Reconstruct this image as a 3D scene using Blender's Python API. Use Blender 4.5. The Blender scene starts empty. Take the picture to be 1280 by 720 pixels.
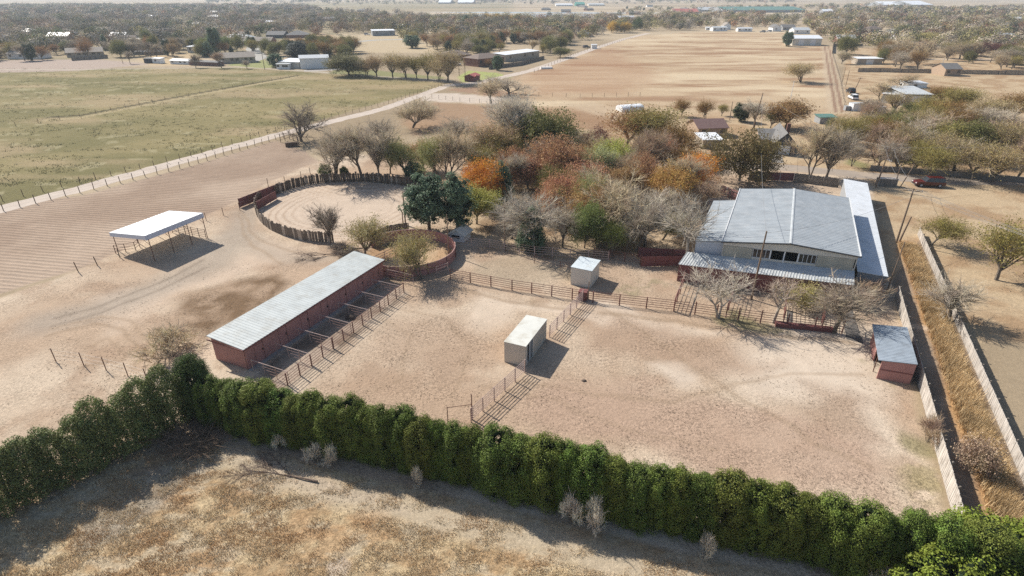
import bpy, math, random
import numpy as np
from mathutils import Vector, Matrix
R = math.radians
sc = bpy.context.scene
COL = sc.collection
H = 35.0                      # drone height, metres
PITCH = R(27.2)
FPX = 720.0                   # focal length in photo pixels
cP, sP = math.cos(PITCH), math.sin(PITCH)

def G(u, v, z=0.0):           # photo pixel -> point of the place at height z
    xn = (u - 640) / FPX; yn = -(v - 360) / FPX
    dy = cP + yn * sP; dz = -sP + yn * cP
    t = (z - H) / dz
    return Vector((xn * t, dy * t, z))
def HZ(u, v, vt):             # height of a thing whose foot is at v and whose top is at vt
    y0 = G(u, v).y; yn = -(vt - 360) / FPX
    return H + y0 * (-sP + yn * cP) / (cP + yn * sP)
def DC(y, z=0): return y * cP + (H - z) * sP
def WID(px, y): return px * DC(y) / FPX

K = 1.0                      # render gain used to turn seen colours into base colours
def s2l(c):
    c = c / 255.0
    return c / 12.92 if c <= 0.04045 else ((c + 0.055) / 1.055) ** 2.4
GAIN = 1.36
DS = .19                      # the seen colours carry the warm sunlight: take some of it out
def SC(r, g, b):              # seen sunlit colour -> base colour
    c = [s2l(r) / GAIN, s2l(g) / GAIN, s2l(b) / GAIN]; y = .3 * c[0] + .55 * c[1] + .15 * c[2]
    c = [q + (y - q) * DS for q in c]; return (c[0], c[1] * 1.02, c[2] * 1.0)

# ---------------------------------------------------------------- materials
MATS = {}
def nt(m):
    m.use_nodes = True
    t = m.node_tree; t.nodes.clear()
    return t, t.nodes, t.links
def mat(name, col, rough=0.8, var=0.15, scale=2.0, bump=0.0, metal=0.0, streak=None, spec=0.3, dirt=None, dscale=0.6, damt=0.5):
    m = bpy.data.materials.new(name); t, N, L = nt(m)
    out = N.new('ShaderNodeOutputMaterial'); b = N.new('ShaderNodeBsdfPrincipled')
    L.new(b.outputs[0], out.inputs[0])
    b.inputs['Roughness'].default_value = rough; b.inputs['Metallic'].default_value = metal
    b.inputs['Specular IOR Level'].default_value = spec
    g = N.new('ShaderNodeNewGeometry'); mp = N.new('ShaderNodeMapping')
    L.new(g.outputs['Position'], mp.inputs[0])
    if streak: mp.inputs['Scale'].default_value = streak
    n = N.new('ShaderNodeTexNoise'); n.inputs['Scale'].default_value = scale; n.inputs['Detail'].default_value = 6
    L.new(mp.outputs[0], n.inputs['Vector'])
    mr = N.new('ShaderNodeMapRange'); mr.inputs[1].default_value = 0.25; mr.inputs[2].default_value = 0.75
    mr.inputs[3].default_value = 1 - var; mr.inputs[4].default_value = 1 + var
    L.new(n.outputs[0], mr.inputs[0])
    mx = N.new('ShaderNodeVectorMath'); mx.operation = 'SCALE'; mx.inputs[0].default_value = col[:3]
    L.new(mr.outputs[0], mx.inputs['Scale'])
    src = mx.outputs[0]
    if dirt:
        n2 = N.new('ShaderNodeTexNoise'); n2.inputs['Scale'].default_value = dscale; n2.inputs['Detail'].default_value = 8
        n2.inputs['Roughness'].default_value = 0.65
        L.new(g.outputs['Position'], n2.inputs['Vector'])
        r2 = N.new('ShaderNodeMapRange'); r2.inputs[1].default_value = 0.5; r2.inputs[2].default_value = 0.68; r2.inputs[4].default_value = damt
        L.new(n2.outputs[0], r2.inputs[0])
        m2 = N.new('ShaderNodeMix'); m2.data_type = 'RGBA'; m2.inputs[7].default_value = (*dirt, 1)
        L.new(r2.outputs[0], m2.inputs[0]); L.new(src, m2.inputs[6]); src = m2.outputs[2]
    L.new(src, b.inputs['Base Color'])
    if bump:
        bp = N.new('ShaderNodeBump'); bp.inputs['Strength'].default_value = bump; bp.inputs['Distance'].default_value = 0.05
        L.new(n.outputs[0], bp.inputs['Height']); L.new(bp.outputs[0], b.inputs['Normal'])
    MATS[name] = m
    return m
def leafmat(name, trans=0.25, lo=0.55, hi=1.45, scale=1.1, rough=0.6, hue=.025, tint=None):
    # colour comes from the object's own colour, varied by clump and by leaf
    m = bpy.data.materials.new(name); t, N, L = nt(m)
    out = N.new('ShaderNodeOutputMaterial'); b = N.new('ShaderNodeBsdfPrincipled')
    b.inputs['Roughness'].default_value = rough; b.inputs['Specular IOR Level'].default_value = 0.2
    oi = N.new('ShaderNodeObjectInfo'); g = N.new('ShaderNodeNewGeometry')
    n = N.new('ShaderNodeTexNoise'); n.inputs['Scale'].default_value = scale; n.inputs['Detail'].default_value = 4
    L.new(g.outputs['Position'], n.inputs['Vector'])
    n3 = N.new('ShaderNodeTexNoise'); n3.inputs['Scale'].default_value = 9.0; n3.inputs['Detail'].default_value = 2
    L.new(g.outputs['Position'], n3.inputs['Vector'])
    ad = N.new('ShaderNodeMath'); ad.operation = 'MULTIPLY_ADD'; ad.inputs[1].default_value = 0.6
    L.new(n3.outputs[0], ad.inputs[0]); L.new(n.outputs[0], ad.inputs[2])
    mr = N.new('ShaderNodeMapRange'); mr.inputs[1].default_value = 0.55; mr.inputs[2].default_value = 1.05
    mr.inputs[3].default_value = lo; mr.inputs[4].default_value = hi
    L.new(ad.outputs[0], mr.inputs[0])
    hs = N.new('ShaderNodeHueSaturation'); src = oi.outputs['Color']
    if tint:
        tm = N.new('ShaderNodeVectorMath'); tm.operation = 'MULTIPLY'; tm.inputs[1].default_value = tint; L.new(src, tm.inputs[0]); src = tm.outputs[0]
    L.new(src, hs.inputs['Color'])
    L.new(mr.outputs[0], hs.inputs['Value'])
    hr = N.new('ShaderNodeMapRange'); hr.inputs[1].default_value = 0.3; hr.inputs[2].default_value = 0.7
    hr.inputs[3].default_value = .5 - hue; hr.inputs[4].default_value = .5 + hue
    L.new(n.outputs[0], hr.inputs[0]); L.new(hr.outputs[0], hs.inputs['Hue'])
    L.new(hs.outputs[0], b.inputs['Base Color'])
    if trans:
        tr = N.new('ShaderNodeBsdfTranslucent'); L.new(hs.outputs[0], tr.inputs[0])
        mx = N.new('ShaderNodeMixShader'); mx.inputs[0].default_value = trans
        L.new(b.outputs[0], mx.inputs[1]); L.new(tr.outputs[0], mx.inputs[2]); L.new(mx.outputs[0], out.inputs[0])
    else: L.new(b.outputs[0], out.inputs[0])
    MATS[name] = m
    return m
def attrmat(name, rough=0.9, trans=0.0):
    m = bpy.data.materials.new(name); t, N, L = nt(m)
    out = N.new('ShaderNodeOutputMaterial'); b = N.new('ShaderNodeBsdfPrincipled')
    b.inputs['Roughness'].default_value = rough; b.inputs['Specular IOR Level'].default_value = 0.1
    a = N.new('ShaderNodeAttribute'); a.attribute_name = 'Col'
    L.new(a.outputs['Color'], b.inputs['Base Color']); L.new(b.outputs[0], out.inputs[0])
    MATS[name] = m
    return m
M = MATS
mat('white_metal', (0.78, 0.80, 0.82), 0.42, 0.05, 1.5, dirt=(0.5, 0.5, 0.48), damt=0.35)
mat('barn_metal', (0.47, 0.50, 0.49), 0.45, 0.12, 0.8, dirt=(0.34, 0.33, 0.29), damt=0.6, dscale=0.7)
mat('grey_metal', (0.34, 0.37, 0.39), 0.5, 0.14, 0.5, dirt=(0.47, 0.48, 0.48), damt=0.5, dscale=0.9)
mat('wing_metal', (0.58, 0.61, 0.64), 0.5, 0.08, 0.7, dirt=(0.42, 0.42, 0.41), damt=0.4)
mat('old_metal', (0.50, 0.53, 0.55), 0.5, 0.15, 0.9, dirt=(0.28, 0.29, 0.29), damt=0.6, dscale=1.1)
mat('tin_metal', (0.52, 0.54, 0.54), 0.4, 0.15, 1.5, dirt=(0.42, 0.44, 0.44), damt=0.6, dscale=0.9)
mat('fascia', (0.55, 0.60, 0.70), 0.5, 0.04)
mat('trim', (0.60, 0.61, 0.61), 0.6, 0.05)
mat('dark_trim', (0.10, 0.095, 0.09), 0.7, 0.1)
mat('red_wall', (0.40, 0.205, 0.185), 0.75, 0.12, 1.2, dirt=(0.28, 0.15, 0.13), damt=0.5)
mat('red_panel', (0.21, 0.085, 0.08), 0.7, 0.15, 1.5, dirt=(0.13, 0.06, 0.05), damt=0.5)
mat('red_pipe', (0.19, 0.085, 0.07), 0.65, 0.2, 2.0)
mat('rust_pipe', (0.14, 0.065, 0.045), 0.7, 0.25, 2.0)
mat('pale_pipe', (0.48, 0.36, 0.32), 0.6, 0.15, 2.0)
mat('beige_wall', (0.60, 0.54, 0.46), 0.7, 0.05, 0.8, dirt=(0.48, 0.42, 0.34), damt=0.3)
mat('cream_wall', (0.66, 0.62, 0.54), 0.7, 0.05, 0.8, dirt=(0.5, 0.45, 0.38), damt=0.3)
mat('beige_roof', (0.60, 0.60, 0.55), 0.6, 0.08, 0.9, dirt=(0.42, 0.38, 0.30), damt=0.7, dscale=0.7)
mat('shed_roof', (0.30, 0.345, 0.39), 0.5, 0.15, 0.9, dirt=(0.20, 0.22, 0.24), damt=0.6, dscale=1.1)
mat('box_roof', (0.62, 0.68, 0.70), 0.5, 0.1, 1.0, dirt=(0.48, 0.47, 0.42), damt=0.6, dscale=0.6)
mat('blue_tint', (0.52, 0.56, 0.62), 0.6, 0.05)
mat('sheet_beige', (0.42, 0.40, 0.33), 0.6, 0.15, 0.8)
mat('dark_open', (0.012, 0.012, 0.014), 0.8, 0.1)
mat('glass', (0.03, 0.035, 0.04), 0.12, 0.1, spec=0.6)
mat('grey_wood', (0.20, 0.175, 0.15), 0.9, 0.35, 3.0, streak=(1, 1, 0.2), bump=0.3)
mat('slab_wood', (0.175, 0.14, 0.11), 0.92, 0.45, 4.0, streak=(1, 1, 0.15), bump=0.3)
mat('pale_slab_wood', (0.42, 0.35, 0.28), 0.92, 0.3, 4.0, streak=(1, 1, 0.15))
mat('white_wood', (0.47, 0.43, 0.385), 0.85, 0.3, 3.0, streak=(1, 1, 0.2), dirt=(0.26, 0.22, 0.18), damt=0.75, dscale=1.2)
mat('post_wood', (0.13, 0.09, 0.065), 0.9, 0.3, 3.0)
mat('pole_wood', (0.20, 0.145, 0.105), 0.9, 0.2, 3.0, streak=(1, 1, 0.1))
mat('wire', (0.22, 0.22, 0.22), 0.5, 0.0)
mat('steel_light', (0.45, 0.45, 0.45), 0.5, 0.1)
mat('stone', (0.20, 0.18, 0.16), 0.9, 0.3, 2.5, bump=0.4)
mat('brick', (0.20, 0.10, 0.075), 0.9, 0.25, 3.0)
mat('tan_brick', (0.38, 0.28, 0.20), 0.9, 0.2, 3.0)
mat('shingle_grey', (0.17, 0.165, 0.16), 0.9, 0.2, 1.5)
mat('shingle_brown', (0.20, 0.155, 0.13), 0.9, 0.2, 1.5)
mat('shingle_tan', (0.30, 0.26, 0.22), 0.9, 0.2, 1.5)
mat('roof_purple', (0.19, 0.12, 0.11), 0.9, 0.15, 1.5)
mat('roof_red', (0.42, 0.13, 0.11), 0.7, 0.1)
mat('roof_green', (0.10, 0.20, 0.17), 0.7, 0.1)
mat('roof_teal', (0.03, 0.22, 0.17), 0.6, 0.1)
mat('white_paint', (0.78, 0.78, 0.77), 0.5, 0.05)
mat('grey_wall', (0.30, 0.31, 0.32), 0.8, 0.12)
mat('dark_wall', (0.07, 0.075, 0.085), 0.8, 0.15)
mat('tan_wall', (0.42, 0.36, 0.29), 0.8, 0.12)
mat('car_red', (0.085, 0.006, 0.008), 0.25, 0.03, spec=0.6)
mat('tyre', (0.02, 0.02, 0.02), 0.9, 0.1)
mat('rim', (0.45, 0.45, 0.46), 0.35, 0.05)
mat('lamp_red', (0.4, 0.02, 0.02), 0.3, 0.0)
mat('lamp_clear', (0.7, 0.7, 0.7), 0.2, 0.0)
mat('white_van', (0.75, 0.76, 0.78), 0.4, 0.05)
mat('black_paint', (0.02, 0.02, 0.022), 0.5, 0.1)
mat('bark', (0.15, 0.125, 0.10), 0.95, 0.3, 4.0)
mat('bark_pale', (0.36, 0.32, 0.27), 0.95, 0.25, 3.0)
mat('twig_dry', (0.17, 0.125, 0.10), 0.95, 0.3, 3.0)
mat('strip_grey', (0.13, 0.12, 0.11), .95, .15, 1.0)
mat('concrete', (0.36, 0.33, 0.30), 0.9, 0.12, 1.0, dirt=(0.28, 0.24, 0.20), damt=0.5)
mat('water', (0.30, 0.33, 0.35), 0.25, 0.05, 0.02)
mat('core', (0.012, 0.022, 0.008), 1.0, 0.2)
mat('mound', (0.10, 0.075, 0.06), 1.0, 0.3, 3.0)
leafmat('leaf', 0.30, 0.75, 1.55)
leafmat('twig', 0.25, 0.8, 1.45, 0.8, 0.9)
leafmat('conifer', 0.15, 0.65, 1.6, 1.6, 0.6, hue=.012)
leafmat('leaf_dull', 0.25, 0.6, 1.4, tint=(.72, .68, .42))
attrmat('drygrass'); attrmat('fartree')

# ---------------------------------------------------------------- mesh helpers
class MB:
    def __init__(s): s.v = []; s.f = []; s.m = []; s.mi = 0
    def add(s, vs, fs):
        o = len(s.v); s.v += [tuple(p) for p in vs]; s.f += [tuple(i + o for i in q) for q in fs]; s.m += [s.mi] * len(fs)
    def quad(s, a, b, c, d): s.add((a, b, c, d), ((0, 1, 2, 3),))
    def hexa(s, b4, t4):      # bottom four (ccw from above), top four
        s.add(list(b4) + list(t4), ((3, 2, 1, 0), (4, 5, 6, 7), (0, 1, 5, 4), (1, 2, 6, 5), (2, 3, 7, 6), (3, 0, 4, 7)))
    def box(s, x0, x1, y0, y1, z0, z1):
        s.hexa(((x0, y0, z0), (x1, y0, z0), (x1, y1, z0), (x0, y1, z0)), ((x0, y0, z1), (x1, y0, z1), (x1, y1, z1), (x0, y1, z1)))
    def wall(s, a, b, z0, z1, t=0.06, za1=None):      # upright slab along a-b (2-D points), thickness t centred
        a = Vector((a[0], a[1])); b = Vector((b[0], b[1])); d = (b - a).normalized(); n = Vector((-d.y, d.x)) * t / 2
        zb = z1 if za1 is None else za1
        s.hexa(((a.x - n.x * -1, a.y + n.y, z0), (a.x - n.x, a.y - n.y, z0), (b.x - n.x, b.y - n.y, z0), (b.x + n.x, b.y + n.y, z0)),
               ((a.x + n.x, a.y + n.y, z1), (a.x - n.x, a.y - n.y, z1), (b.x - n.x, b.y - n.y, zb), (b.x + n.x, b.y + n.y, zb)))
    def tube(s, p, q, r0, r1=None, n=6, cap=True):
        r1 = r0 if r1 is None else r1
        p = Vector(p); q = Vector(q); d = (q - p)
        if d.length < 1e-6: return
        d.normalize(); a = d.orthogonal().normalized(); b = d.cross(a)
        vs = []
        for c, r in ((p, r0), (q, r1)):
            for i in range(n):
                t = 2 * math.pi * i / n; vs.append(c + a * (r * math.cos(t)) + b * (r * math.sin(t)))
        fs = [(i, (i + 1) % n, n + (i + 1) % n, n + i) for i in range(n)]
        if cap: fs += [tuple(range(n - 1, -1, -1)), tuple(range(n, 2 * n))]
        s.add(vs, fs)
    def slab(s, a, b, c, d, t):       # thick sheet: four corners (ccw from above), thickness below
        s.hexa([(p[0], p[1], p[2] - t) for p in (a, b, c, d)], (a, b, c, d))
    def ribbed(s, a, b, c, d, n, h=0.04, t=0.05):
        # roof sheet; ribs run from edge a-b towards edge d-c
        a, b, c, d = map(Vector, (a, b, c, d)); s.slab(a, b, c, d, t)
        up = Vector((0, 0, 1))
        for i in range(n + 1):
            f = i / n; w = 0.18 / n
            f0 = max(0.0, f - w); f1 = min(1.0, f + w)
            p0 = a.lerp(b, f0); p1 = a.lerp(b, f1); q0 = d.lerp(c, f0); q1 = d.lerp(c, f1)
            e = up * h; k = up * 0.003
            s.hexa((p0 + k, p1 + k, q1 + k, q0 + k), (p0.lerp(p1, .25) + e, p0.lerp(p1, .75) + e, q0.lerp(q1, .75) + e, q0.lerp(q1, .25) + e))
    def mesh(s, name, mats, off=(0, 0, 0), smooth=False):
        me = bpy.data.meshes.new(name)
        ox, oy, oz = off
        me.from_pydata([(x - ox, y - oy, z - oz) for x, y, z in s.v], [], s.f)
        for m in (mats if isinstance(mats, (list, tuple)) else [mats]): me.materials.append(M[m])
        me.polygons.foreach_set('material_index', s.m)
        if smooth: me.polygons.foreach_set('use_smooth', [True] * len(s.f))
        me.update()
        return me
def meta(o, label=None, cat=None, group=None, kind=None):
    if label: o['label'] = label
    if cat: o['category'] = cat
    if group: o['group'] = group
    if kind: o['kind'] = kind
    return o
def thing(name, loc, label, cat, group=None, rz=0, scale=None):
    o = bpy.data.objects.new(name, None); COL.objects.link(o)
    o.empty_display_size = 0.2; o.location = (loc[0], loc[1], loc[2] if len(loc) > 2 else 0); o.rotation_euler = (0, 0, rz)
    if scale: o.scale = scale
    return meta(o, label, cat, group)
def pobj(name, me, parent=None, loc=(0, 0, 0)):
    o = bpy.data.objects.new(name, me); COL.objects.link(o); o.location = loc
    if parent is not None: o.parent = parent
    return o
def part(name, mb, mats, parent, local=False, smooth=False, label=None):
    top = parent
    off = Vector((0, 0, 0))
    if not local:
        while top is not None: off += top.location; top = top.parent
    o = pobj(name, mb.mesh(name, mats, off, smooth), parent)
    if label: o['label'] = label
    return o
def solo(name, mb, mats, label, cat, group=None, loc=(0, 0, 0), kind=None, smooth=False):
    o = pobj(name, mb.mesh(name, mats, loc, smooth), None, loc)
    return meta(o, label, cat, group, kind)
# ---------------------------------------------------------------- ground
rs = np.random.RandomState(5)
LAT = rs.rand(256, 256)
def vnoise(x, y):
    xi = np.floor(x).astype(int); yi = np.floor(y).astype(int); fx = x - xi; fy = y - yi
    fx = fx * fx * (3 - 2 * fx); fy = fy * fy * (3 - 2 * fy)
    a = LAT[xi & 255, yi & 255]; b = LAT[(xi + 1) & 255, yi & 255]; c = LAT[xi & 255, (yi + 1) & 255]; d = LAT[(xi + 1) & 255, (yi + 1) & 255]
    return (a * (1 - fx) + b * fx) * (1 - fy) + (c * (1 - fx) + d * fx) * fy
def fbm(x, y, o=5, r=0.5):
    t = np.zeros_like(x); a = 1.0; s = 0.0
    for i in range(o):
        t += a * vnoise(x * 2 ** i + 17.3 * i, y * 2 ** i + 9.1 * i); s += a; a *= r
    return t / s
vs_rows = [(-9.86 + 0.12 * i) for i in range(8)] + [(-8.8 + 0.5 * i) for i in range(60)] + [21.3 + 0.8 * i for i in range(112)] + [111 + 1.6 * i for i in range(400)]
ys = sorted([G(640, v).y for v in vs_rows] + [22, 18, 12, 4, -6, -20, -60, -150, 9000, 14000, 20000])
ys = [y for y in ys if y < 21000]
us = list(np.arange(-60, 1341, 2.2))
us = [-9000, -5000, -2500, -1500, -900, -500, -300, -180, -110] + us + [1400, 1480, 1600, 1800, 2200, 3000, 4500, 7000, 10000]
YY = np.array(ys); UU = np.array(us)
dcs = np.maximum(YY * cP + H * sP, 14.0)
X = ((UU[None, :] - 640) / FPX) * dcs[:, None]; Y = np.repeat(YY[:, None], len(UU), 1)
nr, nc = X.shape
x = X.ravel(); y = Y.ravel()
wx = (fbm(x / 6, y / 6, 4) - 0.5); wy = (fbm(x / 6 + 50, y / 6 + 50, 4) - 0.5)
def px(*p): return [tuple(G(*q)[:2]) for q in p]
def seg_d(qx, qy, a, b):
    ax, ay = a; bx, by = b; dx, dy = bx - ax, by - ay
    t = np.clip(((qx - ax) * dx + (qy - ay) * dy) / (dx * dx + dy * dy + 1e-9), 0, 1)
    return np.hypot(qx - ax - t * dx, qy - ay - t * dy)
def poly_sd(qx, qy, P):       # >0 inside
    d = np.full(qx.shape, 1e9); ins = np.zeros(qx.shape, bool)
    for i in range(len(P)):
        a = P[i]; b = P[(i + 1) % len(P)]
        d = np.minimum(d, seg_d(qx, qy, a, b))
        c = ((a[1] > qy) != (b[1] > qy)); 
        with np.errstate(divide='ignore', invalid='ignore'):
            xx = (b[0] - a[0]) * (qy - a[1]) / ((b[1] - a[1]) if b[1] != a[1] else 1e-9) + a[0]
        ins ^= (c & (qx < xx))
    return np.where(ins, d, -d)
def line_sd(qx, qy, P, w):
    d = np.full(qx.shape, 1e9)
    for a, b in zip(P[:-1], P[1:]): d = np.minimum(d, seg_d(qx, qy, a, b))
    return w / 2 - d
col = np.zeros((len(x), 3)); det = np.zeros((len(x), 3))      # det: grit, furrow, weed
def setz(w, c, d=None, amt=1.0):
    w = (w * amt)[:, None]; col[:] = col * (1 - w) + (np.array(c) if not callable(c) else c()) * w
    if d is not None: det[:] = det * (1 - w) + np.array(d) * w
def mask(sd, f=0.6): return np.clip(sd / f + 0.5, 0, 1)
def zone(P, c, d=None, f=0.6, warp=1.0, amt=1.0, line=None):
    qx = x + wx * warp * 2; qy = y + wy * warp * 2
    sd = line_sd(qx, qy, P, line) if line else poly_sd(qx, qy, P)
    w = mask(sd, f); setz(w, c, d, amt); return w
def mixc(a, b, t): return np.array(a)[None, :] * (1 - t[:, None]) + np.array(b)[None, :] * t[:, None]
def sm(n, lo, hi): return np.clip((n - lo) / (hi - lo), 0, 1)
n_big = fbm(x / 14, y / 14, 5); n_mid = fbm(x / 4 + 30, y / 4, 5); n_str = fbm(x / 60, y / 9, 5); n_sml = fbm(x / 1.3, y / 1.3, 4)
n_far = fbm(x / 160, y / 60, 5)
# far plain
setz(np.ones_like(x), mixc(SC(202, 178, 145), SC(172, 148, 116), sm(n_far, .35, .65)), (0.25, 0, 0.2))
zone([(-900, 480), (-700, 2600), (0, 2600), (0, 620), (-100, 420), (-260, 340)], mixc(SC(178, 156, 120), SC(150, 138, 104), sm(n_far, .4, .6)), (.2, 0, .4), 30, 10)
zone(px((300, 62), (440, 60), (440, 48), (395, 40), (330, 55)), SC(200, 165, 128), None, 3)
zone(px((400, 66), (600, 66), (560, 40), (420, 42)), SC(205, 180, 142), None, 4)
zone([(-700, 900), (1400, 900), (1600, 1250), (-200, 1300)], SC(190, 172, 145), None, 30, 8, .8)
zone([(-150, 1150), (700, 1150), (700, 1260), (-150, 1260)], SC(222, 198, 168), None, 20, 8)
zone([(200, 560), (420, 520), (900, 700), (1000, 900), (260, 700)], SC(205, 180, 145), None, 20, 8)
# middle yards right
zone(px((560, 175), (640, 130), (1045, 150), (1060, 60), (1290, 60), (1600, 150), (1600, 420), (1180, 430)), mixc(SC(208, 178, 138), SC(186, 150, 110), sm(n_mid, .4, .62)), (.35, 0, .5), 1)
# big tan field
tf = px((600, 118), (668, 88), (722, 66), (800, 45), (860, 40.5), (985, 40), (1034, 58), (1040, 100), (1045, 150), (960, 158), (640, 136))
fc = mixc(SC(208, 178, 140), SC(176, 136, 100), sm(fbm(x / 45, y / 11, 5, .6), .44, .66))
fc = fc * (1 - sm(fbm(x / 50 + 7, y / 12 + 3, 5), .56, .68)[:, None] * .8) + np.array(SC(226, 200, 162)) * sm(fbm(x / 50 + 7, y / 12 + 3, 5), .56, .68)[:, None] * .8
zone(tf, fc, (.2, 0, .35), 2, 1.5)
zone(px((650, 95), (760, 60), (830, 95), (780, 118), (660, 120)), SC(178, 128, 90), None, 14, 6, .5)
zone(px((560, 132), (640, 136), (760, 140), (840, 150), (700, 165), (540, 165)), SC(170, 128, 92), (.3, 0, .5), 2, 2, .8)
zone(px((500, 150), (545, 128), (640, 134), (600, 158), (520, 170)), SC(178, 142, 108), (.3, 0, .5), 2, 2)
zone(px((531, 118), (556, 116), (640, 122), (618, 130.5), (525, 126)), SC(216, 196, 178), (.1, 0, 0), .6, .4)
zone(px((556, 112), (600, 108), (650, 118), (620, 121)), SC(176, 138, 108), (.3, 0, .4), 1, 1)
zone(px((740, 128), (845, 150), (790, 158), (700, 130)), SC(208, 180, 146), (.2, 0, .2), 3, 1, .7)
zone(px((1033.5, 58), (1049, 140)), SC(208, 182, 150), None, 1.5, .5, .7, line=7)
for a, b in (((1031, 58), (1045, 140)), ((1036, 58), (1053, 140))): zone(px(a, b), SC(158, 120, 96), None, .5, .3, .95, line=1.0)
# pasture
pc = mixc(SC(160, 143, 92), SC(134, 124, 74), sm(fbm(x / 30, y / 16, 6), .38, .64))
pc2 = sm(fbm(x / 34 + 9, y / 12 + 4, 5), .50, .70)[:, None] * .75; pc = pc * (1 - pc2) + np.array(SC(184, 158, 116)) * pc2
pc3 = sm(fbm(x / 5 + 19, y / 2.2 + 4, 4), .68, .74)[:, None] * .6; pc = pc * (1 - pc3) + np.array(SC(186, 172, 128)) * pc3
past = [(-560, 330)] + px((-40, 84), (130, 86), (290, 84), (420, 93), (560, 104), (545, 110), (470, 130), (345, 166), (100, 232)) + [(-150, -20), (-900, -20)]
zone(past, pc, (.25, 0, .6), .7, .5)
zone(px((60, 150), (100, 147), (250, 118), (372, 96)), SC(190, 168, 122), None, 1.2, .3, .9, line=3.2)
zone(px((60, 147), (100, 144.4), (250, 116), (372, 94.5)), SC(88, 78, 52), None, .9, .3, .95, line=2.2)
zone(px((-300, 98), (100, 88.5), (190, 80), (120, 74), (-300, 78)), SC(192, 168, 152), (.2, .6, 0), 2, 1)
zone(px((165, 71), (235, 66), (270, 82), (190, 82)), SC(208, 178, 134), None, 2, 1)
# gravel roads
trk = [(-130, 24)] + px((100, 236), (345, 169), (480, 136), (556, 108))
zone(px((350, 86.5), (460, 94.5), (560, 101)), SC(200, 186, 165), (.1, 0, 0), 1.5, .6, .9, line=4)
zone([(-600, 318)] + px((100, 87), (300, 84), (350, 86.5)), SC(200, 186, 165), (.1, 0, 0), 1.5, .6, .8, line=3)
# ploughed field
pf = [(-150, 2), (-90, 104)] + px((102, 245), (230, 210), (345, 176), (385, 190), (400, 205), (352, 222), (300, 254), (250, 276), (100, 335)) + [(-75, 55), (-85, 0)]
zone(pf, mixc(SC(198, 170, 146), SC(176, 147, 124), sm(n_big, .35, .65)), (.3, 1, 0), .8, .6)
# ranch ground
cor = px((60, 352), (100, 335), (250, 272), (300, 250), (335, 228), (400, 200), (480, 190), (560, 175), (700, 165), (860, 200), (1060, 215), (1085, 226)) + [(52, 71), (20, 5), (-30, 5), (-80, 20), (-70, 60)]
cc = mixc(SC(224, 198, 170), SC(204, 172, 142), sm(n_big, .38, .62))
w1 = sm(n_mid, .54, .68)[:, None] * .5; cc = cc * (1 - w1) + np.array(SC(184, 148, 118)) * w1
zone(cor, cc, (1, 0, .15), .8, .8)
# sand-pale patches of the pen
for q, c, f, a in ((((1000, 400), (1090, 420), (1110, 470), (1120, 560), (1060, 600), (1050, 520), (960, 500), (900, 450), (930, 420)), (228, 205, 182), 5, .75),
                (((740, 380), (840, 400), (900, 415), (880, 425), (790, 415), (720, 405)), (230, 206, 182), 2, .7),
                (((590, 365), (720, 385), (700, 400), (640, 385), (600, 420), (580, 400)), (226, 202, 178), 2, .6),
                (((820, 455), (880, 455), (870, 480), (825, 478)), (226, 204, 182), 2, .6),
                (((120, 375), (250, 340), (330, 300), (400, 320), (330, 335), (220, 375), (120, 430)), (220, 192, 166), 3, .6),
                (((400, 478), (560, 470), (640, 500), (560, 540)), (198, 164, 134), 3, .5),
                (((745, 395), (830, 402), (900, 430), (960, 455), (900, 470), (800, 440), (730, 430)), (190, 156, 128), 3, .6),
                (((1010, 490), (1080, 500), (1090, 560), (1030, 560), (990, 520)), (184, 150, 122), 2.5, .55),
                (((470, 400), (580, 395), (620, 440), (560, 470), (460, 450)), (196, 164, 136), 3, .4),
                (((700, 470), (900, 500), (1080, 560), (1100, 630), (900, 590), (640, 520)), (200, 164, 138), 3, .6)):
    zone(px(*q), SC(*c), (.2, 0, 0) if c[0] > 215 else (1.3, 0, .1), f, 3, min(.95, a + .18))
for (u, v, r, c, a) in ((1152, 562, 2.0, (150, 140, 90), .7), (1160, 600, 2.2, (176, 158, 110), .7), (1148, 612, 2, (176, 156, 110), .6), (1110, 468, 1, (160, 148, 100), .6),
                        (1122, 482, 1.2, (165, 150, 104), .6), (1075, 452, .9, (165, 150, 108), .6), (925, 398, 3, (150, 142, 90), .7), (965, 410, 2.5, (150, 140, 95), .6),
                        (905, 360, 3, (160, 148, 100), .6), (668, 378, 1.6, (170, 136, 100), .6), (790, 365, 2.5, (165, 150, 110), .6), (815, 352, 2.5, (160, 148, 104), .5)):
    c0 = G(u, v); d0 = np.hypot((x - c0.x) + wx * 3, (y - c0.y) + wy * 3); setz(np.clip((r - d0) / 1.2, 0, 1) * sm(n_sml, .38, .5), SC(*c), (1, 0, .8), a)
# manure-brown patch and gravel loop left of the barn
zone(px((215, 398), (236, 372), (290, 352), (350, 345), (362, 356), (345, 376), (300, 402), (262, 420), (228, 412)), mixc(SC(140, 110, 80), SC(190, 158, 128), sm(n_mid, .42, .62)), (1, 0, .3), 2.2, 1.6)
zone(px((60, 402), (120, 388), (200, 358), (262, 328), (292, 300), (304, 276), (318, 262)), SC(186, 168, 150), (.5, 0, 0), 3.5, 1.2, .75, line=6)
zone(px((300, 290), (320, 310), (370, 325), (430, 322)), SC(188, 168, 148), (.5, 0, 0), 3, 1.2, .6, line=4)
for dd in (0, 9): zone(px((60, 400 + dd), (120, 384 + dd), (200, 352 + dd), (255, 325 + dd)), SC(150, 130, 112), None, .5, 1.0, .6, line=.5)
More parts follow.
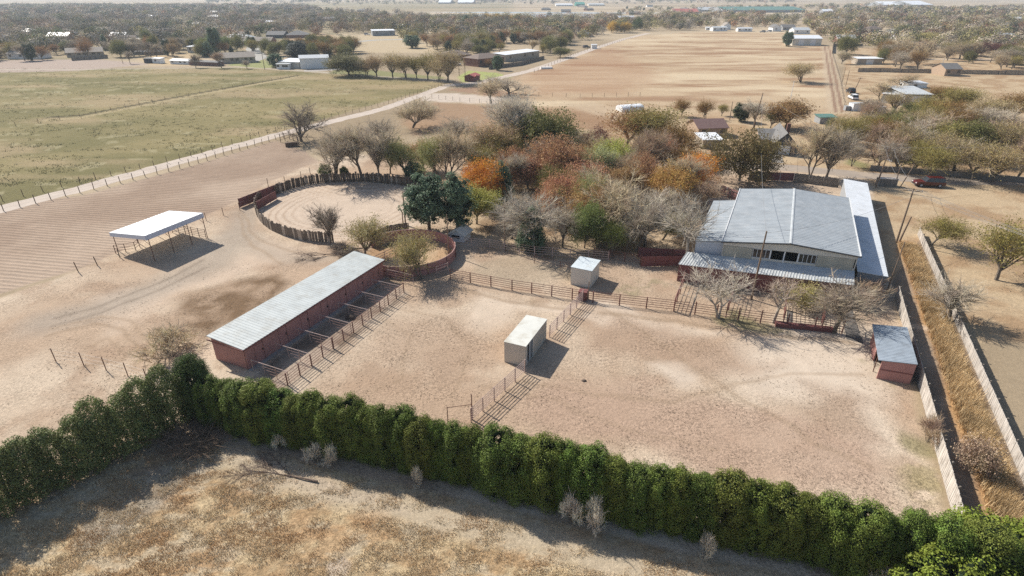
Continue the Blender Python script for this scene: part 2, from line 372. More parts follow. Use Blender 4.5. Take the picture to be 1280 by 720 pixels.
# round pen
ring_c = (-30.0, 99.8)
rd = np.hypot(x - ring_c[0], y - ring_c[1])
PAL = px((415, 303.5), (400, 302.5), (385, 301.5), (360, 296.5), (338, 288), (324, 276), (318, 262), (326, 251), (345, 242.5), (370, 233), (400, 228), (450, 226.5), (480, 229), (507, 232))
zone(PAL + [(-14, 106), (-14, 92)], SC(222, 196, 172), (.5, 0, 0), .8, .4)
w2 = mask(poly_sd(x, y, PAL + [(-14, 106), (-14, 92)]) - 1, 1.0) * sm(np.sin(rd * 2 * math.pi / 1.3 + wx * 6), .2, .9) * sm(rd, 6, 11)
setz(w2, SC(184, 152, 124), None, .6)
rr = np.hypot(x + 15.4, y - 78.3); setz(np.clip((7.1 - rr) / .4, 0, 1), mixc(SC(216, 180, 138), SC(192, 150, 108), sm(n_mid, .4, .6)), (.6, 0, .2))
for q, w_, a_ in ((((60, 420), (110, 408), (150, 412), (170, 430), (150, 452), (100, 462)), .5, .35), (((60, 412), (120, 398), (165, 402), (188, 428), (168, 462)), .5, .3), (((100, 440), (130, 425), (150, 440)), .5, .3),
                 (((470, 395), (520, 420), (500, 470), (440, 500)), .4, .25), (((500, 385), (560, 400), (590, 440), (560, 500)), .5, .25), (((600, 480), (700, 500), (800, 540), (900, 560)), .5, .2),
                 (((640, 470), (740, 490), (840, 500), (960, 470), (1080, 470)), .6, .25), (((745, 385), (830, 430), (960, 520), (1080, 590)), .6, .25), (((565, 362), (640, 376), (720, 390)), .8, .35), (((745, 392), (850, 400), (950, 416), (1060, 430)), .8, .35),
                 (((300, 262), (322, 300), (360, 315), (420, 318), (450, 335)), .5, .35), (((296, 268), (312, 306), (352, 330)), .5, .35)):
    zone(px(*q), SC(176, 146, 116), None, .5, 1.2, a_ * 1.7, line=w_)
# barn runs
zone([(-27.0, 47.2), (-22.6, 45.0), (-13.2, 66.6), (-17.3, 70.2)], mixc(SC(196, 172, 150), SC(150, 126, 106), sm(n_mid, .45, .62)), (.8, 0, 0), .5, .4)
# grove floor
zone(px((575, 250), (640, 205), (860, 225), (900, 300), (860, 335), (800, 318), (720, 322), (650, 318), (600, 310)), mixc(SC(206, 176, 140), SC(160, 128, 94), sm(n_mid, .42, .6)), (.6, 0, .6), 2, 2, .9)
zone(px((590, 330), (640, 322), (720, 338), (715, 352), (640, 355), (590, 345)), SC(190, 168, 140), (.8, 0, .5), 1.5, 2, .7)
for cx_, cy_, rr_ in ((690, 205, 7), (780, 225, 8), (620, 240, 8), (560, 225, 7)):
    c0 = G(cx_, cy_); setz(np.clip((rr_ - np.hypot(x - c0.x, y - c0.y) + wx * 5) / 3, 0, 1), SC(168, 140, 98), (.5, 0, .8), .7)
# lawns
for q, c in ((((572, 96), (585, 88), (622, 91), (640, 97), (600, 102), (578, 103)), (176, 184, 92)), (((285, 82), (300, 74), (330, 74), (345, 84), (330, 85.5)), (158, 162, 92)),
             (((412, 92), (420, 84), (470, 88), (560, 97), (550, 99)), (150, 148, 92)), (((1090, 200), (1290, 205), (1290, 190), (1100, 185)), (170, 152, 100)),
             (((1060, 197), (1085, 205), (1080, 212), (1055, 205)), (150, 145, 88))):
    zone(px(*q), SC(*c), (.2, 0, .8), 1.5, 1, .9)
# foreground weed lot south of the hedge
HA = Vector((-29.5, 40.2)); HD = Vector((math.cos(R(-16.9)), math.sin(R(-16.9))))
HB = HA + HD * 90
weed = [tuple(HA + Vector((0, -.2))), tuple(HB), (60, -60), (-90, -60), (-62, 4)]
wc = mixc(SC(214, 184, 138), SC(194, 158, 112), sm(fbm(x / 1.3, y / 1.0, 5, .65), .40, .60))
w3 = sm(fbm(x / 2.6 + 4, y / 1.8 + 11, 6, .6), .50, .64)[:, None] * .6; wc = wc * (1 - w3) + np.array(SC(196, 152, 104)) * w3
w4 = sm(fbm(x / 1.8 + 40, y / .9 + 21, 6, .6), .54, .66)[:, None] * .6; wc = wc * (1 - w4) + np.array(SC(214, 194, 162)) * w4
zone(weed, wc, (.5, 0, 1), .5, .4)
hb = [tuple(HA - Vector((2, 1.6))), tuple(HB - Vector((0, 2.2)))]
zone(hb, SC(208, 186, 156), (.5, 0, .25), 1.6, 1.5, .9, line=2.6)
zone(px((255, 545), (300, 560), (420, 592), (520, 640), (440, 620), (330, 590)), SC(208, 184, 158), (.5, 0, .3), 1.2, 1.5, .7)
zone(px((405, 706), (425, 695), (438, 705), (430, 722), (405, 722)), SC(218, 194, 170), (.4, 0, 0), .3, .4, .95)
zone(px((100, 640), (160, 600), (240, 560), (250, 590), (170, 640), (100, 690)), SC(160, 150, 138), (.5, 0, .8), 1, 2, .6)
# alley
U = Vector((math.cos(R(65)), math.sin(R(65))))
def along(p, t): return (p[0] + U.x * t, p[1] + U.y * t)
AL = (42.77, 51.26)
al = [along(AL, -40), along((AL[0] + 5.2, AL[1] - 2.4), -40), along((AL[0] + 5.2, AL[1] - 2.4), 40), along(AL, 20), along(AL, 17)]
zone(al, mixc(SC(180, 154, 128), SC(158, 132, 108), sm(n_mid, .4, .6)), (.7, 0, .2), .3, .2)
a2 = (AL[0] + 3.3, AL[1] - 1.5)
zone([along(a2, -40), along(a2, 37)], mixc(SC(208, 158, 98), SC(180, 132, 82), sm(n_sml, .4, .6)), (.4, 0, .8), .6, .5, 1, line=2.7)
zone([along((AL[0] + .3, AL[1] - .2), 8.5), along((AL[0] + 3, AL[1] - 1.6), 8.5)], SC(226, 192, 158), None, .4, .2, .9, line=1.2)
# one sheet
me = bpy.data.meshes.new('ground')
V = np.zeros((len(x), 3)); V[:, 0] = x; V[:, 1] = y
ii = np.arange((nr - 1) * (nc - 1)); r_ = ii // (nc - 1); c_ = ii % (nc - 1); i0 = r_ * nc + c_
F = np.stack([i0, i0 + 1, i0 + nc + 1, i0 + nc], 1)
me.vertices.add(len(x)); me.vertices.foreach_set('co', V.ravel())
me.loops.add(F.size); me.loops.foreach_set('vertex_index', F.ravel().astype(np.int32))
me.polygons.add(len(F)); me.polygons.foreach_set('loop_start', np.arange(0, F.size, 4, dtype=np.int32)); me.polygons.foreach_set('loop_total', np.full(len(F), 4, np.int32))
me.update(calc_edges=True)
ca = me.color_attributes.new('Col', 'FLOAT_COLOR', 'POINT'); ca.data.foreach_set('color', np.hstack([col, np.ones((len(x), 1))]).ravel().astype(np.float32))
da = me.color_attributes.new('Det', 'FLOAT_COLOR', 'POINT'); da.data.foreach_set('color', np.hstack([det, np.ones((len(x), 1))]).ravel().astype(np.float32))
gm = bpy.data.materials.new('ground'); t, N, L = nt(gm); M['ground'] = gm
out = N.new('ShaderNodeOutputMaterial'); b = N.new('ShaderNodeBsdfPrincipled'); L.new(b.outputs[0], out.inputs[0])
b.inputs['Roughness'].default_value = .95; b.inputs['Specular IOR Level'].default_value = .05
ac = N.new('ShaderNodeAttribute'); ac.attribute_name = 'Col'; ad = N.new('ShaderNodeAttribute'); ad.attribute_name = 'Det'
sp = N.new('ShaderNodeSeparateColor'); L.new(ad.outputs['Color'], sp.inputs[0])
g = N.new('ShaderNodeNewGeometry')
def noise(scale, detail=6, rough=.6, mapscale=None, rot=0):
    n = N.new('ShaderNodeTexNoise'); n.inputs['Scale'].default_value = scale; n.inputs['Detail'].default_value = detail; n.inputs['Roughness'].default_value = rough
    if mapscale:
        mp = N.new('ShaderNodeMapping'); mp.inputs['Scale'].default_value = mapscale; mp.inputs['Rotation'].default_value = (0, 0, rot)
        L.new(g.outputs['Position'], mp.inputs[0]); L.new(mp.outputs[0], n.inputs['Vector'])
    else: L.new(g.outputs['Position'], n.inputs['Vector'])
    return n.outputs[0]
def rng(src, a, b_, c, d):
    m = N.new('ShaderNodeMapRange'); 
    for i, v_ in enumerate((a, b_, c, d)): m.inputs[i + 1].default_value = v_
    L.new(src, m.inputs[0]); return m.outputs[0]
def mth(op, a, b_=None, c=None):
    m = N.new('ShaderNodeMath'); m.operation = op
    for i, v_ in enumerate((a, b_, c)):
        if v_ is None: continue
        if isinstance(v_, (int, float)): m.inputs[i].default_value = v_
        else: L.new(v_, m.inputs[i])
    return m.outputs[0]
grit, furr, wd = sp.outputs[0], sp.outputs[1], sp.outputs[2]
broad = rng(noise(.5, 5), .3, .7, .93, 1.07)
clod = rng(noise(2.9, 9, .8), .45, .62, 1.10, .62)         # hoof-pitted soil, the shade of its pits put into the colour
clod2 = rng(noise(6.5, 4, .7), .50, .62, 1.05, .62)
pit = mth('MULTIPLY', clod, clod2)
pit = mth('ADD', 1.0, mth('MULTIPLY', mth('SUBTRACT', pit, 1.0), mth('MULTIPLY', grit, rng(noise(.17, 6, .65), .41, .59, .25, 1.05))))
fdir = Vector((math.cos(R(80)), math.sin(R(80)), 0))
dt = N.new('ShaderNodeVectorMath'); dt.operation = 'DOT_PRODUCT'; L.new(g.outputs['Position'], dt.inputs[0]); dt.inputs[1].default_value = fdir
ph = mth('MULTIPLY_ADD', noise(.5, 5), 5.0, mth('MULTIPLY', dt.outputs['Value'], 2 * math.pi / .95))
sn = mth('SINE', ph)
fw = rng(mth('ADD', sn, mth('MULTIPLY', noise(2.5, 4, .7), 1.5)), .0, 1.7, 1.06, .84)
fur = mth('ADD', 1.0, mth('MULTIPLY', mth('SUBTRACT', fw, 1.0), mth('MULTIPLY', furr, rng(noise(.12, 4), .38, .62, .6, 1.3))))
wn = rng(noise(2.0, 9, .8), .36, .64, .66, 1.30)
wn2 = rng(noise(6, 4, .7), .36, .64, .80, 1.2)
wnn = mth('MULTIPLY', wn, wn2)
we = mth('ADD', 1.0, mth('MULTIPLY', mth('SUBTRACT', wnn, 1.0), wd))
tot = mth('MULTIPLY', mth('MULTIPLY', broad, pit), mth('MULTIPLY', fur, we))
vm = N.new('ShaderNodeVectorMath'); vm.operation = 'SCALE'; L.new(ac.outputs['Color'], vm.inputs[0]); L.new(tot, vm.inputs['Scale'])
L.new(vm.outputs[0], b.inputs['Base Color'])
bp = N.new('ShaderNodeBump'); bp.inputs['Strength'].default_value = .8; bp.inputs['Distance'].default_value = .10
hgt = mth('ADD', mth('ADD', mth('MULTIPLY', noise(3, 7, .7), mth('ADD', mth('MULTIPLY', wd, .8), mth('ADD', .35, mth('MULTIPLY', grit, .6)))), mth('MULTIPLY', mth('MULTIPLY', sn, -.5), furr)), mth('MULTIPLY', noise(12, 3), .2))
L.new(hgt, bp.inputs['Height']); L.new(bp.outputs[0], b.inputs['Normal'])
me.materials.append(gm)
ground = pobj('ground', me); meta(ground, 'flat dry ground of sandy pens, fields and weedy lots', None, None, 'structure')

def jitter_strip(P, w, step=2.0, amp=.15, seed=1):
    rnd = random.Random(seed); pts = []
    for a, b_ in zip(P[:-1], P[1:]):
        a = Vector(a); b_ = Vector(b_); n = max(1, int((b_ - a).length / step))
        pts += [a.lerp(b_, i / n) for i in range(n)]
    pts.append(Vector(P[-1])); Lf, Rt = [], []
    for i, p in enumerate(pts):
        d = (pts[min(i + 1, len(pts) - 1)] - pts[max(i - 1, 0)]).normalized(); n = Vector((-d.y, d.x))
        Lf.append(p + n * (w / 2 + rnd.uniform(-amp, amp))); Rt.append(p - n * (w / 2 + rnd.uniform(-amp, amp)))
    return Lf, Rt
def strip(name, P, w, z, m, label, amp=.15):
    Lf, Rt = jitter_strip([p[:2] for p in P], w, amp=amp, seed=len(P) + int(w * 10)); mb = MB()
    for i in range(len(Lf) - 1): mb.quad((*Rt[i], z), (*Rt[i + 1], z), (*Lf[i + 1], z), (*Lf[i], z))
    o = pobj(name, mb.mesh(name, m)); o['label'] = label; o['kind'] = 'structure'; return o
mat('gravel', SC(214, 194, 178), .95, .12, .5, dirt=SC(190, 166, 146), damt=.7, dscale=.25, bump=.2)
mat('asphalt_old', SC(176, 158, 142), .95, .10, .5, dirt=SC(198, 174, 150), damt=.8, dscale=.2, bump=.1)
mat('asphalt_far', SC(180, 174, 166), .95, .08, .1)
strip('dirt_road', trk, 4.6, .006, 'gravel', 'pale gravel lane running beside the green pasture', .35)
strip('dirt_road', px((556, 107), (600, 103), (665, 88), (700, 76), (742, 61)) + [(92, 520), (130, 600)], 5.5, .008, 'gravel', 'pale gravel road running beside the big tan field', .3)
strip('road', [(20, 134)] + px((870, 201), (1000, 211), (1090, 220), (1180, 226)) + [(150, 116)], 5.6, .006, 'asphalt_old', 'worn grey residential road behind the large metal building', .12)
strip('driveway', px((966, 203), (965, 192)), 4.5, .012, 'concrete', 'concrete driveway leading to the white garage door', .02)
strip('road', px((310, 78), (325, 72), (316, 62), (318, 54), (405, 50)), 9, .02, 'asphalt_far', 'grey street bending between the far houses', .3)
strip('driveway', px((380, 88.5), (440, 86)), 7, .02, 'concrete', 'pale concrete apron before the white metal workshop', .2)
strip('road', px((400, 56), (470, 50), (600, 47)), 9, .02, 'asphalt_far', 'straight grey street beyond the row of roadside trees', .3)
strip('road', px((1060, 74), (1290, 74)), 3.0, .02, 'gravel', 'faint pale lane by the far right yards', .3)
def flat(name, P, z, m, label, kind='structure'):
    mb = MB(); mb.add([(p[0], p[1], z) for p in P], [tuple(range(len(P)))]); o = pobj(name, mb.mesh(name, m)); o['label'] = label; o['kind'] = kind; return o
mb = MB(); q_ = px((1051, 384), (1064, 383), (1079, 429), (1058, 424)); mb.hexa([(*p, 0.0) for p in q_][::-1], [(*p, .03) for p in q_][::-1])  # thin dark grey strip laid flat on the ground
solo('dark_strip', mb, 'strip_grey', 'dark grey flat strip lying beside the tan twiggy tree', 'slab')
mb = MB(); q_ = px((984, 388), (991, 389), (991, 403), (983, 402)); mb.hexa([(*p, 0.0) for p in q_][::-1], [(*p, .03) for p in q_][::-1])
solo('dark_strip', mb, 'strip_grey', 'short dark strip beside the pinkish bare tree', 'slab')
flat('water', px((540, 23), (560, 20.5), (600, 18), (672, 17.5), (740, 18.5), (730, 21), (660, 22), (590, 24)), .05, 'water', 'shallow pale pond beyond the yellow trees')
flat('water', px((535, 15.5), (620, 15), (760, 15.6), (900, 16.4), (760, 17), (620, 16.6)), .05, 'water', 'thin far band of still pond water')
# ---------------------------------------------------------------- trees
def rdir(d, ang, rnd):
    a = d.orthogonal().normalized(); a = Matrix.Rotation(rnd.uniform(0, 2 * math.pi), 3, d) @ a
    return (d * math.cos(ang) + a * math.sin(ang)).normalized()
class Tree:
    def __init__(s, seed, stems=1, trunk=2.0, limbs=5, L=(2.7, 1.7, 1.15, .75), n=(7, 7, 8), ang=(38, 48, 52), r=.15, up=.07, leaves=0, lsize=.15, tw=.014, mats=('bark', 'twig', 'leaf'), drop=0, upl=25):
        rnd = s.rnd = random.Random(seed); s.w = MB(); s.c = MB(); s.tips = []; s.up = up; s.tw = tw
        for k in range(stems):
            d = Vector((0, 0, 1)) if stems == 1 else rdir(Vector((0, 0, 1)), R(rnd.uniform(8, upl)), rnd)
            s.stem(Vector((rnd.uniform(-.1, .1) * (stems > 1), rnd.uniform(-.1, .1) * (stems > 1), -.1)), d, trunk * rnd.uniform(.8, 1.2), r / stems ** .35, limbs, L, n, ang)
        for p, d in s.tips:
            if leaves and rnd.random() < .95:
                for _ in range(leaves): s.leaf(p + Vector((rnd.gauss(0, .22), rnd.gauss(0, .22), rnd.gauss(0, .2))), lsize * rnd.uniform(.6, 1.3))
        zs = [q[2] for q in s.c.v]; s.h = max(zs); s.rad = np.percentile(np.hypot([q[0] for q in s.c.v], [q[1] for q in s.c.v]), 95)
        s.wm = s.w.mesh('trunk', mats[0]); s.cm = s.c.mesh('crown', [mats[1], mats[2]])
    def leaf(s, p, z, bias=None):
        rnd = s.rnd; d = Vector((rnd.gauss(0, 1), rnd.gauss(0, 1), rnd.gauss(0, 1)))
        if bias: d = d * .75 + bias * 1.3
        d.normalize(); a = d.orthogonal().normalized() * z * .5; b = d.cross(a).normalized() * z * .5
        s.c.mi = 1; s.c.quad(p - a, p - b * .8, p + a, p + b * .8); s.c.mi = 0
    def limb(s, mb, p, d, L, r0, r1, k, sides, wob):
        pts = [p]; 
        for i in range(k):
            d = (d + Vector((s.rnd.gauss(0, wob), s.rnd.gauss(0, wob), s.rnd.gauss(0, wob) + s.up))).normalized()
            q = p + d * L / k; ra = r0 + (r1 - r0) * i / k; rb = r0 + (r1 - r0) * (i + 1) / k
            mb.tube(p, q, ra, rb, sides, False); p = q; pts.append(q)
        return pts, d
    def stem(s, p, d, T, r, limbs, L, n, ang):
        rnd = s.rnd
        pts, d = s.limb(s.w, p, d, T, r, r * .75, 3, 6, .05)
        for i in range(limbs):
            top = i < limbs // 2 + 1; st = pts[-1] if top else pts[2].lerp(pts[3], rnd.random())
            d1 = rdir(d, R(rnd.uniform(.5, 1.1) * ang[0]), rnd)
            l1 = L[0] * rnd.uniform(.7, 1.2); p1, e1 = s.limb(s.w, st, d1, l1, r * .62, r * .22, 4, 5, .10)
            for j in range(n[0]):
                t = rnd.uniform(.3, 1); k = min(3, int(t * 4)); st2 = p1[k].lerp(p1[k + 1], t * 4 - k)
                d2 = rdir(e1 if t > .8 else (p1[k + 1] - p1[k]).normalized(), R(rnd.uniform(.5, 1.2) * ang[1]), rnd)
                p2, e2 = s.limb(s.w, st2, d2, L[1] * rnd.uniform(.6, 1.2), r * .24, r * .08, 3, 4, .13)
                for m in range(n[1]):
                    t = rnd.uniform(.25, 1); k = min(2, int(t * 3)); st3 = p2[k].lerp(p2[k + 1], min(1, t * 3 - k))
                    d3 = rdir((p2[k + 1] - p2[k]).normalized(), R(rnd.uniform(.5, 1.2) * ang[2]), rnd)
                    p3, e3 = s.limb(s.c, st3, d3, L[2] * rnd.uniform(.6, 1.3), .020, .010, 2, 3, .15)
                    for q in range(n[2]):
                        t = rnd.random(); k = 0 if t < .5 else 1; st4 = p3[k].lerp(p3[k + 1], (t * 2) % 1)
                        d4 = rdir(e3, R(rnd.uniform(15, 60)), rnd); l4 = L[3] * rnd.uniform(.5, 1.3)
                        e = st4 + (d4 + Vector((0, 0, .15))) * l4; sd = d4.cross(Vector((rnd.random(), rnd.random(), rnd.random() + .1))).normalized() * s.tw
                        s.c.add((st4 - sd, st4 + sd, e), ((0, 1, 2),)); s.tips.append((e, d4))
class Blob(Tree):                # dense crown made of leafy clumps over added dark cores that block light
    def __init__(s, seed, fn, nblob, br, per, lsize, mats=('bark', 'core', 'conifer'), trunk=(1.2, .16), core=True, flat=1.0, stems=1):
        rnd = s.rnd = random.Random(seed); s.w = MB(); s.c = MB(); s.up = .05; s.tips = []
        for k in range(stems):
            a = rnd.uniform(0, 6.28); o = Vector((math.cos(a), math.sin(a), 0)) * (.35 if stems > 1 else 0)
            s.limb(s.w, Vector((0, 0, -.1)) + o * .3, (Vector((0, 0, 1)) + o * .6).normalized(), trunk[0], trunk[1], trunk[1] * .6, 3, 6, .03)
        cs = [fn(rnd) for _ in range(nblob)]
        for c, nrm in cs:
            rb = br * rnd.uniform(.65, 1.3)
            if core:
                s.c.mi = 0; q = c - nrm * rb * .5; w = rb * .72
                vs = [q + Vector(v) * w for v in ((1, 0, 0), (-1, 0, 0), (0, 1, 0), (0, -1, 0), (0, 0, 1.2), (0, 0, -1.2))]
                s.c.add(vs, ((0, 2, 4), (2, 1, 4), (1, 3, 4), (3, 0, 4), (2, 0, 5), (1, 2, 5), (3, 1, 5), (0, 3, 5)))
            for _ in range(per):
                d = Vector((rnd.gauss(0, 1), rnd.gauss(0, 1), rnd.gauss(0, 1))).normalized()
                if d.dot(nrm) < -.5: d = -d
                s.leaf(c + Vector((d.x, d.y, d.z * flat)) * rb * rnd.uniform(.75, 1.1), lsize * rnd.uniform(.6, 1.3), d)
        zs = [q[2] for q in s.c.v]; s.h = max(zs); s.rad = np.percentile(np.hypot([q[0] for q in s.c.v], [q[1] for q in s.c.v]), 95)
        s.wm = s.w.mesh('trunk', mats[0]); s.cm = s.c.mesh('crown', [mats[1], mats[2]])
def ell(cx, cz, rx, rz, inner=.55):
    def f(rnd):
        d = Vector((rnd.gauss(0, 1), rnd.gauss(0, 1), rnd.gauss(0, 1))).normalized(); t = rnd.uniform(inner, 1)
        return Vector((d.x * rx * t, d.y * rx * t, cz + d.z * rz * t)), Vector((d.x / rx, d.y / rx, d.z / rz)).normalized()
    return f
def cone(z0, z1, r, p=.6, inner=.7):
    def f(rnd):
        while True:
            t = rnd.random(); rr = r * (1 - t) ** p * min(1, (t + .08) * 5)
            if rnd.random() < rr / r + .12: break
        a = rnd.uniform(0, 6.283); k = rnd.uniform(inner, 1)
        return Vector((math.cos(a) * rr * k, math.sin(a) * rr * k, z0 + (z1 - z0) * t)), Vector((math.cos(a), math.sin(a), .3 + t)).normalized()
    return f
BARE = [Tree(1, 1, 1.5, 7), Tree(2, 1, 1.2, 7, r=.17, ang=(48, 48, 52)), Tree(3, 3, 1.9, 4, up=.10), Tree(4, 2, 1.6, 5, up=.09), Tree(5, 1, 2.2, 8, ang=(30, 40, 48), up=.14)]
PALE = [Tree(11, 1, 2.2, 6, ang=(42, 50, 55), mats=('bark_pale', 'twig', 'leaf'), n=(6, 5, 6)), Tree(12, 2, 2.0, 4, ang=(38, 50, 55), mats=('bark_pale', 'twig', 'leaf'), n=(6, 5, 6))]
SPARSE = [Tree(21, 1, 1.2, 8, leaves=3, lsize=.12, n=(7, 6, 5), mats=('bark', 'twig', 'leaf_dull')), Tree(22, 2, 1.4, 5, leaves=3, lsize=.12, n=(7, 6, 5), mats=('bark', 'twig', 'leaf_dull')), Tree(23, 3, 1.6, 4, leaves=3, lsize=.12, n=(7, 6, 5), mats=('bark', 'twig', 'leaf_dull'))]
LEAFY = [Tree(31, 1, .9, 9, leaves=11, lsize=.15, n=(7, 6, 4), ang=(55, 48, 52), up=.04), Tree(32, 2, 1.0, 6, leaves=11, lsize=.15, n=(7, 6, 4), ang=(52, 48, 52), up=.05), Tree(33, 1, 1.3, 10, leaves=11, lsize=.15, n=(7, 5, 4), up=.10)]
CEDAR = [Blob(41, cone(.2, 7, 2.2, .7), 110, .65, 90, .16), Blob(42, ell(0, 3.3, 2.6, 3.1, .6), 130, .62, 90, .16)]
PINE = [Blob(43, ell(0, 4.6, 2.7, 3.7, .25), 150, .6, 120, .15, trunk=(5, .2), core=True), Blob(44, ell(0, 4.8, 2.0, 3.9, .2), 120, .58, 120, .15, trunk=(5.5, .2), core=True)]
BUSH = [Tree(51, 5, .4, 4, L=(1.2, .9, .6, .35), r=.06, leaves=2, lsize=.12, n=(4, 4, 5), upl=50), Tree(52, 5, .4, 4, L=(1.2, .9, .6, .4), r=.06, leaves=0, n=(5, 4, 6), upl=55)]
KINDS_ = dict(bare=BARE, pale=PALE, sparse=SPARSE, leafy=LEAFY, cedar=CEDAR, pine=PINE, bush=BUSH)
crng = random.Random(99)
# crown colours (base colours)
C_ = dict(grey=(.42, .36, .28), tan=(.50, .41, .28), dk=(.27, .225, .18), warm=(.42, .31, .22), white=(.54, .48, .39), olive=(.36, .31, .13), green=(.19, .225, .075), lime=(.46, .48, .13),
          orange=(.58, .25, .045), rust=(.38, .215, .115), red=(.42, .225, .13), brown=(.33, .205, .09), dkolive=(.17, .165, .055), cedar=(.075, .095, .045), pine=(.135, .195, .115),
          yellow=(.50, .33, .07), maroon=(.16, .065, .05), sage=(.38, .39, .20))
def tree(kind, x, y, h, w, colr, name, label, cat='tree', group=None, var=None, rz=None):
    P = KINDS_[kind]; T = P[(var if var is not None else crng.randrange(len(P))) % len(P)]
    sx = w / (2 * T.rad); sz = h / T.h
    o = thing(name, (x, y, 0), label, cat, group, crng.uniform(0, 6.28) if rz is None else rz, (sx, sx, sz))
    a = pobj('trunk', T.wm, o); c = pobj('crown', T.cm, o)
    cc = C_[colr] if isinstance(colr, str) else colr
    k = crng.uniform(.90, 1.10); c.color = (cc[0] * k, cc[1] * k, cc[2] * k, 1); a.color = c.color
    return o
def tpx(kind, u, v, vt, w, colr, name, label, group=None, cat='tree', var=None):
    p = G(u, v); return tree(kind, p.x, p.y, HZ(u, v, vt), WID(w, p.y), colr, name, label, cat, group, var)
